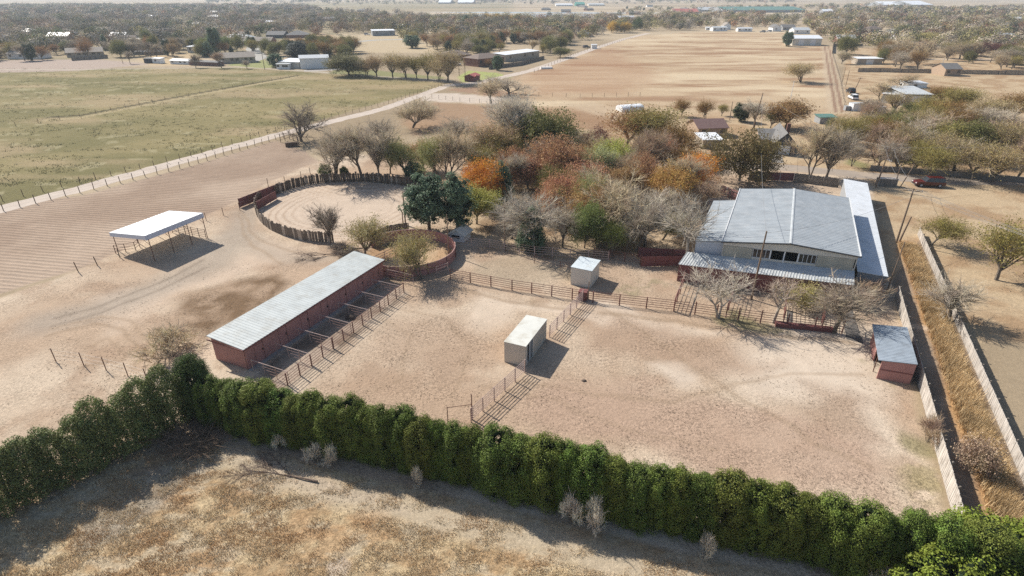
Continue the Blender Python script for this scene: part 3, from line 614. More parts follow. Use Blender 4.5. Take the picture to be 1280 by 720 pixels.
tl = [
 # trees around the round pen and the lane
 ('bare', 377, 177, 124, 60, 'dk', 'bare_tree', 'dark bare tree standing alone at the lane corner above the ploughed field', 1),
 ('bare', 420, 224, 153, 76, 'grey', 'bare_tree', 'wide many-stemmed bare tree with green shrubs at its foot, behind the palisade', 2),
 ('bare', 452, 222, 150, 48, 'tan', 'bare_tree', 'slim bare tree behind the palisade, next right of the many-stemmed one', 4),
 ('bare', 474, 221, 140, 46, 'grey', 'bare_tree', 'bare forked tree behind the palisade, between the slim one and a short one', 3),
 ('sparse', 488, 217, 168, 36, 'olive', 'bare_tree', 'short nearly bare tree behind the palisade, with a straight single trunk', 0),
 ('sparse', 508, 221, 160, 48, 'sage', 'leafy_tree', 'thin greyish green tree at the right end of the palisade row', 1),
 ('bare', 516, 160, 120, 54, 'tan', 'bare_tree', 'bare spreading tree beside the gravel lane above the grove', 3),
 ('bare', 478, 178, 139, 48, 'grey', 'bare_tree', 'grey bare tree behind the row at the palisade, near the lane', 1),
 ('sparse', 548, 232, 160, 44, 'sage', 'leafy_tree', 'grey green scrubby tree at the left edge of the grove', 2),
 ('leafy', 530, 214, 168, 34, 'rust', 'leafy_tree', 'rust brown leaning tree at the left edge of the grove', 2),
 ('cedar', 518, 226, 202, 26, 'pine', 'evergreen_shrub', 'dark evergreen shrub where the palisade meets the grove', 1),
 ('cedar', 408, 226, 204, 17, 'green', 'evergreen_shrub', 'bright green shrub left of the many-stemmed bare tree foot', 1),
 ('cedar', 431, 224, 207, 11, 'green', 'evergreen_shrub', 'small green shrub right of the many-stemmed bare tree foot', 1),
 ('bare', 562, 234, 158, 56, 'tan', 'bare_tree', 'beige bare tree fanning out above the two dark pines', 2),
 ('bare', 590, 205, 146, 62, 'tan', 'bare_tree', 'beige bare tree in the grove left of the tall slender trio', 1),
 ('bare', 572, 180, 140, 48, 'grey', 'bare_tree', 'low grey bare tree at the back left of the grove', 0),
 ('sparse', 615, 210, 150, 60, 'warm', 'bare_tree', 'brown bare tree with dense twigs, behind the orange maple', 0),
 ('bare', 645, 200, 110, 54, 'white', 'bare_tree', 'tallest slender bare tree rising over the grove', 4),
 ('bare', 655, 190, 124, 36, 'grey', 'bare_tree', 'slender bare tree just right of the tallest one', 4),
 ('leafy', 606, 258, 197, 50, 'orange', 'leafy_tree', 'bright orange maple above the pale grey bare tree', 0),
 ('leafy', 596, 280, 228, 46, (.36, .34, .09), 'leafy_tree', 'yellow green tree under the bright orange maple', 2),
 ('cedar', 627, 250, 200, 30, 'pine', 'evergreen_tree', 'dark evergreen between the orange maple and the pale red tree', 0),
 ('pine', 537, 289, 218, 62, 'pine', 'pine_tree', 'larger dark green pine left of the little white house', 0),
 ('pine', 573, 291, 217, 42, 'pine', 'pine_tree', 'narrow dark pine standing in front of the little white house', 1),
 ('bare', 670, 306, 226, 92, 'white', 'bare_tree', 'broad pale grey bare tree at the front of the grove', 1),
 ('cedar', 664, 312, 256, 36, 'pine', 'evergreen_tree', 'dark green young tree inside the broad pale bare tree', 0),
 ('bare', 640, 298, 240, 44, 'grey', 'bare_tree', 'small grey bare tree left of the broad pale bare tree', 1),
 ('leafy', 745, 235, 178, 44, 'sage', 'leafy_tree', 'greyish green tree between the maroon and lime green trees', 0),
 ('bare', 820, 285, 236, 60, 'grey', 'bare_tree', 'grey twiggy tree below the golden brown one', 2),
 ('leafy', 705, 275, 232, 44, 'dkolive', 'leafy_tree', 'dark green shaded tree behind the small grey bare one', 0),
 ('leafy', 750, 300, 262, 44, 'dkolive', 'leafy_tree', 'dark green shaded tree under the pale green twiggy one', 1),
 ('sparse', 600, 230, 180, 44, 'olive', 'bare_tree', 'olive bare tree behind the bright orange maple', 0),
 ('sparse', 838, 222, 176, 54, 'brown', 'leafy_tree', 'brown tree behind the golden brown and orange pair', 1),
 ('bare', 880, 262, 225, 40, 'warm', 'bare_tree', 'brushy bare tree below the vivid orange one', 0),
 ('bare', 703, 309, 250, 40, 'grey', 'bare_tree', 'small grey bare tree between the pale one and the green one', 0),
 ('leafy', 730, 310, 248, 40, 'green', 'leafy_tree', 'green leafy tree standing behind the cream shed', 1),
 ('leafy', 688, 200, 131, 74, 'dkolive', 'leafy_tree', 'large round olive green tree at the back of the grove', 1),
 ('leafy', 660, 236, 194, 54, 'red', 'leafy_tree', 'pale red leaved tree in the middle of the grove', 2),
 ('leafy', 700, 232, 165, 70, 'rust', 'leafy_tree', 'broad russet brown tree below the large olive one', 0),
 ('leafy', 742, 205, 158, 36, 'maroon', 'leafy_tree', 'dark maroon tree right of the large olive one', 0),
 ('leafy', 727, 250, 200, 62, 'red', 'leafy_tree', 'coppery red arching tree above the grey green brushwood', 1),
 ('sparse', 690, 258, 205, 44, 'dkolive', 'leafy_tree', 'dull olive tree between the two red ones', 2),
 ('leafy', 770, 222, 172, 46, 'lime', 'leafy_tree', 'lime green tree in the middle of the grove', 0),
 ('sparse', 745, 282, 210, 52, 'sage', 'leafy_tree', 'pale green twiggy tree left of the brushwood', 1),
 ('bare', 802, 222, 158, 70, 'warm', 'bare_tree', 'brown bare tree with fanning limbs beside the lime green one', 2),
 ('sparse', 783, 185, 132, 70, 'rust', 'leafy_tree', 'wide rusty tree at the back of the grove by the white tarp shed', 0),
 ('sparse', 818, 190, 130, 74, 'olive', 'leafy_tree', 'wide olive brown tree at the back right of the grove', 2),
 ('sparse', 856, 203, 146, 60, 'brown', 'leafy_tree', 'brown tree left of the big dark oak', 1),
 ('leafy', 870, 240, 192, 52, 'orange', 'leafy_tree', 'vivid orange tree at the corner of the metal building yard', 0),
 ('leafy', 832, 258, 206, 56, (.44, .27, .09), 'leafy_tree', 'golden brown tree next left of the vivid orange one', 1),
 ('bare', 770, 300, 212, 70, 'tan', 'bare_tree', 'beige bare tree in the thick brushwood behind the cream shed', 0),
 ('bare', 795, 314, 240, 66, 'grey', 'bare_tree', 'grey bare tree with a dark forked trunk behind the red panels', 3),
 ('bare', 806, 308, 232, 54, 'white', 'bare_tree', 'pale leaning bare tree just right of the dark forked one', 0),
 ('sparse', 765, 322, 272, 34, 'green', 'leafy_tree', 'small green tree under the beige brushwood', 0),
 ('sparse', 828, 300, 262, 54, 'olive', 'leafy_tree', 'olive twiggy tree left of the white limbed one', 1),
 ('leafy', 924, 226, 152, 76, (.17, .13, .05), 'oak_tree', 'big dark oak with brown top behind the metal building', 0),
 ('pale', 857, 336, 232, 84, 'white', 'bare_tree', 'white limbed tree standing at the left wall of the metal building', 0),
 # pen in front of the metal building
 ('pale', 899, 398, 328, 84, (.44, .39, .32), 'bare_tree', 'pale grey tree standing in the rail pen before the metal building', 1),
 ('pale', 967, 404, 342, 62, (.40, .32, .26), 'bare_tree', 'pinkish bare tree in the rail pen, beside the red trough', 0),
 ('bush', 1002, 384, 350, 54, 'olive', 'shrub', 'rounded brown shrub against the red wall of the metal building', 0),
 ('bare', 1042, 416, 340, 76, (.40, .33, .25), 'bare_tree', 'tan twiggy tree at the right end of the rail pen', 0),
 ('bush', 1082, 380, 345, 62, 'warm', 'shrub', 'low greyish brush in front of the long metal wing', 1),
 # barn and round pens
 ('bare', 413, 306, 249, 36, 'dk', 'bare_tree', 'small dark bare tree at the front edge of the round pen', 3),
 ('sparse', 457, 322, 268, 56, (.44, .38, .22), 'bare_tree', 'dull olive tree behind the far end of the stable', 0),
 ('sparse', 527, 349, 281, 64, (.44, .38, .22), 'bare_tree', 'dull olive tree growing before the small red ring', 1),
 ('bush', 208, 446, 408, 74, 'tan', 'shrub', 'bare tangled bush at the near end of the stable', 1),
 ('bush', 425, 318, 303, 36, 'dk', 'shrub', 'low dark dead bush beside the round pen fence', 1),
 # fields
 ('sparse', 1001, 103, 75, 38, 'tan', 'bare_tree', 'lone vase shaped bare tree in the big tan field', 2),
 ('bare', 614, 130, 92, 34, 'tan', 'bare_tree', 'smaller of two bare trees by the pale sand patch', 0),
 ('bare', 636, 119, 90, 48, 'grey', 'bare_tree', 'wide bare tree leaning over the pale sand patch', 1),
 ('sparse', 852, 145, 120, 24, 'brown', 'leafy_tree', 'small rusty tree at the field edge, next left of another', 0),
 ('sparse', 882, 150, 120, 26, 'brown', 'leafy_tree', 'small rusty tree at the field edge, between two others', 1),
 ('sparse', 902, 145, 128, 15, 'olive', 'leafy_tree', 'smallest olive tree at the field edge by the pole', 0),
 ('cedar', 925, 152, 128, 22, 'cedar', 'evergreen_tree', 'small dark evergreen at the field edge left of the leaning pole', 1),
 ('bare', 942, 160, 120, 34, 'white', 'bare_tree', 'silvery bare tree by the leaning wooden pole', 4),
 ('leafy', 982, 160, 116, 52, 'brown', 'leafy_tree', 'round brown tree behind the grey house', 2),
 ('sparse', 963, 160, 134, 26, 'green', 'leafy_tree', 'small green tree left of the round brown one', 0),
 ('bare', 1012, 222, 150, 54, 'tan', 'bare_tree', 'bare roadside tree nearest the grey house', 2),
 ('bare', 1032, 224, 144, 60, 'grey', 'bare_tree', 'bare roadside tree with long leaning stems, right of another', 3),
 ('sparse', 1164, 306, 262, 60, 'olive', 'leafy_tree', 'olive green bush beyond the white alley fence', 1),
 ('bare', 1186, 400, 340, 60, 'grey', 'bare_tree', 'grey bare tree beyond the lower end of the alley fence', 0),
 ('bush', 1212, 590, 540, 50, 'warm', 'bare_tree', 'bare brown scrub at the lower end of the alley', 0),
 ('bush', 1158, 552, 516, 34, 'warm', 'shrub', 'leafless twiggy bush leaning over the white alley fence', 1),
 ('sparse', 1245, 350, 270, 80, 'olive', 'leafy_tree', 'olive tree in the yard beyond the alley', 0),
 ('sparse', 1118, 141, 112, 36, 'tan', 'leafy_tree', 'yellowish tan tree in front of the block workshop', 0),
 ('leafy', 1143, 140, 126, 24, 'green', 'leafy_tree', 'dark green shrub right in front of the workshop door', 1),
 ('bare', 1100, 126, 100, 36, 'tan', 'bare_tree', 'bare tree behind the left lean-to of the workshop', 2),
 ('bare', 1090, 148, 118, 30, 'grey', 'bare_tree', 'leaning bare tree among the junk yard boxes', 3),
 ('sparse', 1176, 132, 104, 34, 'brown', 'leafy_tree', 'russet tree at the right end of the block workshop', 2),
 ('bare', 1125, 108, 88, 34, 'tan', 'bare_tree', 'bare tree behind the pale shed and workshop', 1),
 # far left of town row
 ('leafy', 437, 94, 62, 44, (.16, .15, .07), 'leafy_tree', 'round dull green tree beside the white metal workshop', 1),
]
for k_, u, v, vt, w, c_, nm, lb, va in tl: tpx(k_, u, v, vt - (5 if 560 < u < 890 and 180 < v < 315 and k_ != 'cedar' else 0), w * (1.18 if k_ in ('bare', 'sparse', 'leafy') else 1.05), c_, nm, lb, None, 'shrub' if 'shrub' in nm else 'tree', va)
gq = [tuple(G(*q)[:2]) for q in ((575, 235), (620, 190), (700, 185), (850, 205), (880, 245), (850, 300), (780, 305), (700, 290), (610, 255))]
grn = random.Random(12); kk = 0
while kk < 30:
    x_ = grn.uniform(-12, 45); y_ = grn.uniform(80, 145)
    if poly_sd(np.array([x_]), np.array([y_]), gq)[0] < 0: continue
    c_ = grn.choice(['grey', 'tan', 'olive', 'rust', 'dkolive', 'brown', 'tan', 'red']); h_ = grn.uniform(7, 9.5); kk += 1
    tree('leafy' if c_ in ('dkolive', 'rust', 'brown', 'red') else 'sparse' if c_ == 'olive' else 'bare', x_, y_, h_, h_ * grn.uniform(.85, 1.1), c_, 'grove_tree', {'grey': 'grey bare', 'tan': 'beige bare', 'olive': 'olive brown', 'rust': 'russet', 'red': 'coppery red', 'brown': 'golden brown', 'dkolive': 'dark green'}[c_] + ' tree crowded into the middle of the dense grove', 'tree', 'trees crowded into the grove')
# roadside row beyond the green pasture
for i, (u, vt, w, c_) in enumerate(((458, 66, 22, 'grey'), (471, 64, 25, 'warm'), (491, 62, 28, 'tan'), (508, 64, 24, 'tan'), (521, 66, 20, 'olive'), (535, 62, 28, 'olive'), (549, 66, 24, 'tan'))):
    tpx('sparse', u, 95.5 + i * .8, vt, w * 1.3, c_, 'roadside_tree', 'bare-looking tree in the even row along the lane beyond the green pasture', 'roadside trees in an even row')
tpx('sparse', 560, 103, 54, 52, 'tan', 'roadside_tree', 'largest tree at the right end of the even roadside row', 'roadside trees in an even row')
# dense right-hand wood and yards
wood = [(1058, 180, 140, 40), (1090, 196, 150, 40), (1128, 200, 150, 44), (1110, 186, 146, 40), (1146, 186, 140, 44), (1172, 198, 144, 44), (1160, 166, 124, 40), (1182, 160, 120, 40), (1132, 166, 128, 34), (1192, 215, 165, 50), (1215, 225, 170, 50), (1235, 195, 150, 50), (1240, 228, 172, 56), (1270, 225, 165, 60), (1098, 172, 138, 36), (1066, 190, 140, 40), (1082, 175, 135, 42), (1100, 190, 140, 48), (1118, 178, 138, 44), (1136, 195, 146, 46), (1150, 176, 130, 50), (1168, 190, 136, 48), (1178, 210, 158, 46), (1098, 208, 160, 44),
        (1120, 214, 168, 42), (1142, 212, 170, 40), (1160, 222, 176, 44), (1186, 175, 128, 44), (1205, 200, 140, 56), (1225, 180, 130, 60), (1250, 205, 145, 60), (1275, 190, 140, 60), (1240, 160, 118, 50),
        (1080, 157, 124, 30), (1110, 160, 128, 34), (1168, 150, 112, 40), (1200, 145, 104, 44), (1265, 150, 110, 50), (1046, 172, 144, 28), (1064, 208, 176, 26)]
wcol = ['tan', 'warm', 'olive', 'grey', 'tan', 'olive', 'dkolive', 'warm', 'grey', 'brown']
for i, (u, v, vt, w) in enumerate(wood):
    c_ = wcol[i * 7 % 10]; k_ = 'bare' if c_ in ('grey', 'warm') else 'sparse'
    if c_ == 'dkolive': k_ = 'leafy'
    adj = {'tan': 'tan twiggy', 'warm': 'pinkish bare', 'olive': 'olive brown', 'grey': 'grey bare', 'dkolive': 'dark green', 'brown': 'rusty brown'}[c_]
    tpx(k_, u, v, vt, w * 1.25, c_, 'wood_tree', adj + ' tree in the thicket of yards behind the parked car', 'trees of the thicket behind the parked car')
# ---------------------------------------------------------------- long evergreen hedge
HEDGE = []
for sd in range(4):
    def col_fn(rnd):
        while True:
            t = rnd.random(); a = rnd.uniform(0, 6.283); rr = 1.45 * (1 - max(0, (t - .55) / .45) ** 2.2) ** .5 * (.86 + .14 * math.sin(a * 5 + t * 3))
            if rnd.random() < rr / 1.45 + .1: break
        return Vector((math.cos(a) * rr, math.sin(a) * rr, .25 + 5.0 * t)), Vector((math.cos(a), math.sin(a), max(0, t - .4) * 2.6 + .1)).normalized()
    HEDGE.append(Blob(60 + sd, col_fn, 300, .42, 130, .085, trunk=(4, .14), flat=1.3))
KINDS_['hedge'] = HEDGE
hr_ = random.Random(8)
HW = G(240, 525.5); HB0 = Vector((-26.9, 41.6)); hdir = HD
hs_ = -.4
for i in range(39):
    w_ = hr_.choice([2.7, 3.0, 3.3, 3.7]) + hr_.uniform(-.15, .15); hs_ += w_ * .53; p = HB0 + hdir * (hs_ - 1.2); hh = 5.32 + i * .016 + hr_.uniform(-.45, .4) + (w_ - 3.1) * .4
    if p.x > 31: hh += .2
    tree('hedge', p.x, p.y + hr_.uniform(-.25, .25), hh, w_, (.142 * hr_.uniform(.88, 1.12), .184 * hr_.uniform(.92, 1.06), .036), 'hedge_juniper', 'bushy green juniper in the unbroken hedge between sandy pen and weedy lot', 'evergreen', 'junipers of the long hedge', i % 4)
tree('hedge', -29.0, 42.6, 6.5, 3.4, (.085, .12, .035), 'hedge_juniper', 'tallest juniper, at the corner where the two hedges meet', 'evergreen', None, 1)
# left arm, looser trees
LOOSE = [Blob(71, cone(.0, 6, 2.0, .42, .45), 260, .42, 66, .12, core=False, trunk=(4.2, .11)), Blob(72, cone(.0, 6, 1.9, .42, .4), 230, .42, 66, .12, core=False, trunk=(4.2, .11))]
KINDS_['loose'] = LOOSE
ld = Vector((math.cos(R(229)), math.sin(R(229)))); L0 = Vector((-30.6, 41.0))
for i in range(13):
    p = L0 + ld * (i * 1.75); tree('loose', p.x + hr_.uniform(-.3, .3), p.y, 5.9 - i * .05 + hr_.uniform(-.4, .5), 3.7, (.16, .185, .065), 'hedge_cedar', 'thin see-through cedar in the shaded left arm of the hedge', 'evergreen', 'cedars of the left hedge arm', i % 2)
for i, (u, v) in enumerate(((1185, 745), (1240, 760), (1215, 720), (1160, 775), (1270, 735))):
    p = G(u, v); tree('cedar', p.x, p.y, 5.2, 5.2, (.17, .21, .03), 'evergreen_tree', 'bright yellow green evergreen rising in the bottom right corner', 'evergreen', 'bright evergreens in the bottom corner', 1)
# dead white shrubs in the hedge face
for u, v, h_, w_, lb in ((713, 655, 3.4, 30, 'bleached dead shrub in the hedge face, left one of a close pair'), (741, 662, 3.7, 34, 'bleached dead shrub in the hedge face, right one of a close pair'), (395, 576, 2.2, 26, 'low bleached shrub at the hedge foot near the fallen branch'),
                     (417, 580, 2.6, 22, 'narrow bleached shrub at the hedge foot near the fallen branch'), (352, 562, 2.0, 20, 'small grey dead shrub at the hedge foot by the brush pile'), (522, 606, 2.4, 16, 'thin dead twigs in the hedge face between the shrub groups'), (882, 694, 2.6, 22, 'faint dead twigs in the hedge face at the lower right'), (1100, 733, 2.4, 40, 'pale dry shrub before the bright corner evergreen')):
    p = G(u, v); o = tree('bush', p.x, p.y, h_, WID(w_, p.y), (.78, .70, .57), 'dead_shrub', lb, 'shrub', None, 1)
# ---------------------------------------------------------------- the town's trees, generated in world space
trnd = random.Random(31)
HOUSES = []        # filled before the trees are placed: (x, y, radius)
# ---------------------------------------------------------------- buildings
class Frame:
    def __init__(s, o, a, b): s.o = Vector(o[:2]); s.a = Vector(a); s.b = Vector(b)
    def __call__(s, i, j, z=0): p = s.o + s.a * i + s.b * j; return (p.x, p.y, z)
def frame(o, deg_a, deg_b): return Frame(o, (math.cos(R(deg_a)), math.sin(R(deg_a))), (math.cos(R(deg_b)), math.sin(R(deg_b))))
def fbox(mb, F, i0, i1, j0, j1, z0, z1):
    mb.hexa((F(i0, j0, z0), F(i1, j0, z0), F(i1, j1, z0), F(i0, j1, z0)), (F(i0, j0, z1), F(i1, j0, z1), F(i1, j1, z1), F(i0, j1, z1)))
# --- stable
F = frame((-32.0, 51.3), -24.9, 65.7); W_, L_ = 5.15, 24.4; ZL, ZR = 2.95, 2.6
s = thing('stable', F(W_ / 2, L_ / 2), 'long red stable with pale ribbed metal roof beside a row of runs', 'stable')
mb = MB()
def wl(F, mb, i0, j0, i1, j1, z0, za, zb, t=.12):
    a = F(i0, j0); b = F(i1, j1); mb.wall(a[:2], b[:2], z0, za, t, zb)
wl(F, mb, .25, .3, .25, L_ - .3, 0, ZL - .1, ZL - .1); wl(F, mb, W_ - .25, .3, W_ - .25, L_ - .3, 0, ZR - .06, ZR - .06)
wl(F, mb, .33, .3, W_ - .33, .3, 0, ZL - .1, ZR - .06); wl(F, mb, .33, L_ - .3, W_ - .33, L_ - .3, 0, ZL - .1, ZR - .06)
part('wall', mb, 'red_wall', s)
mb = MB(); mb.ribbed(F(0, 0, ZL + .05), F(0, L_, ZL + .05), F(W_, L_, ZR + .05), F(W_, 0, ZR + .05), 60, .028, .06); 
part('roof', mb, 'barn_metal', s)
mb = MB(); fbox(mb, F, -.03, W_ + .03, -.08, -.02, ZR - .12, ZR + .02); fbox(mb, F, W_ + .01, W_ + .05, 0, L_, ZR - .14, ZR + .02); part('roof_trim', mb, 'red_panel', s)
nb = 7
for k in range(nb):
    j = .3 + (L_ - .6) * (k + .5) / nb
    mb = MB(); fbox(mb, F, W_ - .185, W_ - .15, j - .55, j + .55, .05, 2.15); d_ = part('door', mb, 'red_panel' if k % 3 == 5 else 'red_wall', s)
    mb = MB(); fbox(mb, F, W_ - .148, W_ - .10, j + .38, j + .50, 1.2, 1.45); part('handle', mb, 'black_paint', d_)
    mb = MB(); fbox(mb, F, W_ - .148, W_ - .13, j + .56, j + .62, 0, 2.3); part('jamb', mb, 'red_panel', d_)
mb = MB(); fbox(mb, F, W_ - .17, W_ + .35, .2, L_ - .2, 0, .07); part('footing', mb, 'concrete', s)
# --- big metal building: crooked plan
a0 = (28.15, 71.03); F = frame(a0, -17.2, 65.4); W_, L_ = 16.2, 25.2; ZE, ZR_ = 5.5, 6.25
s = thing('metal_building', F(W_ / 2, L_ / 2), 'large grey metal arena building with ridge roof, side wings and front porch roof', 'building')
mb = MB(); hw = W_ / 2
mb.ribbed(F(-.15, -.2, ZE), F(-.15, L_, ZE), F(hw, L_, ZR_), F(hw, -.2, ZR_), 42, .04, .10)
mb.ribbed(F(hw, -.2, ZR_), F(hw, L_, ZR_), F(W_ + .15, L_, ZE), F(W_ + .15, -.2, ZE), 42, .04, .10)
rf = part('roof', mb, 'grey_metal', s)
mb = MB(); mb.slab(F(hw - .16, -.25, ZR_ + .06), F(hw, -.25, ZR_ + .09), F(hw, L_ + .02, ZR_ + .09), F(hw - .16, L_ + .02, ZR_ + .06), .05); mb.slab(F(hw, -.25, ZR_ + .09), F(hw + .16, -.25, ZR_ + .06), F(hw + .16, L_ + .02, ZR_ + .06), F(hw, L_ + .02, ZR_ + .09), .05); part('ridge_cap', mb, 'tin_metal', rf)
mb = MB()
for i_ in (-.28, W_ + .14): fbox(mb, F, i_, i_ + .14, -.22, L_, ZE - .02, ZE + .09)
part('edge_trim', mb, 'trim', rf)
mb = MB(); mb.hexa((F(-.25, -.28, ZE - .16), F(hw, -.28, ZR_ - .16), F(hw, -.21, ZR_ - .16), F(-.25, -.21, ZE - .16)), (F(-.25, -.28, ZE - .02), F(hw, -.28, ZR_ - .02), F(hw, -.21, ZR_ - .02), F(-.25, -.21, ZE - .02)))
mb.hexa((F(hw, -.28, ZR_ - .16), F(W_ + .3, -.28, ZE - .16), F(W_ + .3, -.21, ZE - .16), F(hw, -.21, ZR_ - .16)), (F(hw, -.28, ZR_ - .02), F(W_ + .3, -.28, ZE - .02), F(W_ + .3, -.21, ZE - .02), F(hw, -.21, ZR_ - .02)))
part('gutter', mb, 'dark_trim', rf)
mb = MB(); wl(F, mb, .1, 0, .1, L_ - .1, 0, ZE - .12, ZE - .12); wl(F, mb, W_ - .1, 0, W_ - .1, L_ - .1, 0, ZE - .12, ZE - .12); wl(F, mb, .1, L_ - .15, W_ - .1, L_ - .15, 0, ZE - .12, ZE - .12)
# gable front
Z0 = 3.72; Z1 = 5.0
def gz(i): return ZE - .12 + (ZR_ - ZE) * (1 - abs(i - hw) / hw)
for i0, i1 in ((.16, hw), (hw, W_ - .16)):
    mb.hexa((F(i0, -.06, Z1), F(i1, -.06, Z1), F(i1, .06, Z1), F(i0, .06, Z1)), (F(i0, -.06, gz(i0)), F(i1, -.06, gz(i1)), F(i1, .06, gz(i1)), F(i0, .06, gz(i0))))
fbox(mb, F, .16, W_ - .16, -.06, .06, 2.9, Z0); part('wall', mb, 'cream_wall', s)
for i0, i1 in ((0.2, 3.8), (11.6, 15.9)):
    mb = MB(); fbox(mb, F, i0, i1, -.09, .03, Z0 - .25, Z1 - .02); part('wall_panel', mb, 'sheet_beige', s)
mb = MB(); fbox(mb, F, .3, W_ - .3, 1.6, 1.7, 0, Z1); part('opening_shade', mb, 'dark_open', s)  # near-black sheet standing in for the shade inside the openings
for i0, i1 in ((3.88, 5.95), (9.45, 11.5)):
    w_ = MB(); fbox(w_, F, i0, i1, .0, .03, Z0 + .02, Z1 - .02); wp = part('window', w_, 'glass', s); fr = MB(); n_ = 4
    for q in range(n_ + 1): i_ = i0 + (i1 - i0) * q / n_; fbox(fr, F, i_ - .035, i_ + .035, -.08, -.005, Z0 + .002, Z1 - .002)
    fbox(fr, F, i0, i1, -.08, -.02, Z1 - .08, Z1 - .003); fbox(fr, F, i0, i1, -.08, -.02, Z0 + .003, Z0 + .07); part('window_frame', fr, 'trim', wp)
mb = MB()
for i_ in (6.02, 7.7, 9.38): fbox(mb, F, i_ - .08, i_ + .08, -.12, .05, 3.3 if i_ == 7.7 else Z0 + .003, Z1 - .004)
part('post', mb, 'white_paint', s)
# left lean-to roof
mb = MB(); mb.ribbed(F(-3.6, .3, 4.95), F(-3.6, 19.0, 4.95), F(-.2, 19.0, 5.36), F(-.2, .3, 5.36), 24, .05, .08); part('side_roof', mb, 'grey_metal', s)
mb = MB(); wl(F, mb, -3.45, .5, -3.45, 18.8, 0, 4.85, 4.85); wl(F, mb, -3.38, .5, 0, .5, 0, 4.86, 5.2); wl(F, mb, -3.38, 18.8, 0, 18.8, 0, 4.86, 5.2); part('side_wall', mb, 'blue_tint', s)  # white lean-to wall, its blue skylight put into the colour
# porch roof
mb = MB(); mb.ribbed(F(-5.0, -2.75, 2.62), F(W_ + .0, -2.75, 2.62), F(W_ + .0, -.10, 3.42), F(-4.4, -.10, 3.42), 60, .045, .06); part('porch_roof', mb, 'tin_metal', s)
mb = MB(); wl(F, mb, -4.9, -2.5, W_ - .2, -2.5, 0, 2.56, 2.56); wl(F, mb, -4.85, -2.45, -4.4, -.2, 0, 2.5, 3.3); part('porch_wall', mb, 'red_panel', s)
# long right wing
Fw = Frame((44.5, 66.95), (math.cos(R(-25.7)), math.sin(R(-25.7))), (math.cos(R(64.9)), math.sin(R(64.9))))
mb = MB(); mb.ribbed(Fw(0, 0, 3.0), Fw(0, 45.6, 3.0), Fw(4.0, 44.6, 2.95), Fw(3.45, 0, 2.95), 60, .035, .08); part('wing_roof', mb, 'wing_metal', s)
mb = MB(); wl(Fw, mb, 3.3, .2, 3.85, 44.3, 0, 2.85, 2.85); wl(Fw, mb, .1, .2, 3.2, .2, 0, 2.88, 2.86); wl(Fw, mb, .2, 45.0, 3.7, 44.3, 0, 2.86, 2.86); wl(Fw, mb, .1, 26, .1, 45, 0, 2.9, 2.9); part('wing_wall', mb, 'grey_wall', s)
# --- container shelter, cream shed, red shed
F = frame((-.84, 50.9), -22.5, 66.0)
s = thing('storage_container', F(1.2, 3), 'beige metal storage container standing across the middle pipe fence', 'container')
mb = MB(); wl(F, mb, .03, .03, 2.41, .03, .03, 2.5, 2.5, .06); wl(F, mb, .03, 6.07, 2.41, 6.07, .03, 2.5, 2.5, .06); wl(F, mb, .03, .06, .03, 6.04, .03, 2.5, 2.5, .06)
wl(F, mb, 2.41, .06, 2.41, .35, .03, 2.5, 2.5, .06); wl(F, mb, 2.41, 2.0, 2.41, 6.04, .03, 2.5, 2.5, .06); fbox(mb, F, .06, 2.38, .06, 6.04, .03, .12)
for k in range(17):
    j = 2.15 + k * .23; fbox(mb, F, 2.442, 2.475, j, j + .10, .1, 2.42)
for k in range(26):
    j = .15 + k * .23; fbox(mb, F, -.03, -.002, j, j + .10, .1, 2.42)
part('wall', mb, 'beige_wall', s)
mb = MB(); mb.slab(F(-.03, -.03, 2.56), F(2.47, -.03, 2.56), F(2.47, 6.13, 2.56), F(-.03, 6.13, 2.56), .055); part('roof', mb, 'beige_roof', s)
mb = MB(); 
for j in (.36, 1.0, 1.94): fbox(mb, F, 2.39, 2.46, j, j + .07, .05, 2.49)
part('door_post', mb, 'trim', s)
mb = MB(); fbox(mb, F, 2.30, 2.34, 1.1, 1.92, .13, 2.45); part('door', mb, 'grey_wall', s)
F = frame((7.9, 69.2), -22, 65)
s = thing('shed', F(1.3, 1.8), 'square cream shed with pale mottled metal roof beside the pipe fence', 'shed')
mb = MB(); wl(F, mb, 0, 0, 2.7, 0, 0, 2.52, 2.42); wl(F, mb, 0, 3.6, 2.7, 3.6, 0, 2.52, 2.42); wl(F, mb, 0, .07, 0, 3.53, 0, 2.52, 2.52); wl(F, mb, 2.7, .07, 2.7, 3.53, 0, 2.42, 2.42); part('wall', mb, 'cream_wall', s)
mb = MB(); mb.ribbed(F(-.1, -.1, 2.62), F(-.1, 3.75, 2.62), F(2.82, 3.75, 2.50), F(2.82, -.1, 2.50), 12, .02, .05); part('roof', mb, 'box_roof', s)
mb = MB(); fbox(mb, F, 2.765, 2.80, .3, 1.2, .05, 2.0); part('door', mb, 'cream_wall', s)
F = Frame((37.1, 48.0), (math.cos(R(-19)), math.sin(R(-19))), (math.cos(R(65.2)), math.sin(R(65.2))))
s = thing('run_in_shed', F(1.4, 3.6), 'dark red open-fronted shed with weathered blue grey roof at the alley fence', 'shed')
mb = MB(); wl(F, mb, 0, 0, 2.95, 0, 0, 2.15, 2.35); wl(F, mb, 0, 7.3, 2.9, 7.3, 0, 2.15, 2.35); wl(F, mb, 2.92, .07, 2.92, 7.23, 0, 2.35, 2.35); wl(F, mb, 0, 3.4, 0, 7.2, 0, 2.15, 2.15); part('wall', mb, 'red_wall', s)
mb = MB(); mb.slab(F(.02, -.075, 1.15), F(2.93, -.075, 1.15), F(2.93, -.07, 1.23), F(.02, -.07, 1.23), .08); part('wall_rail', mb, 'red_panel', s)
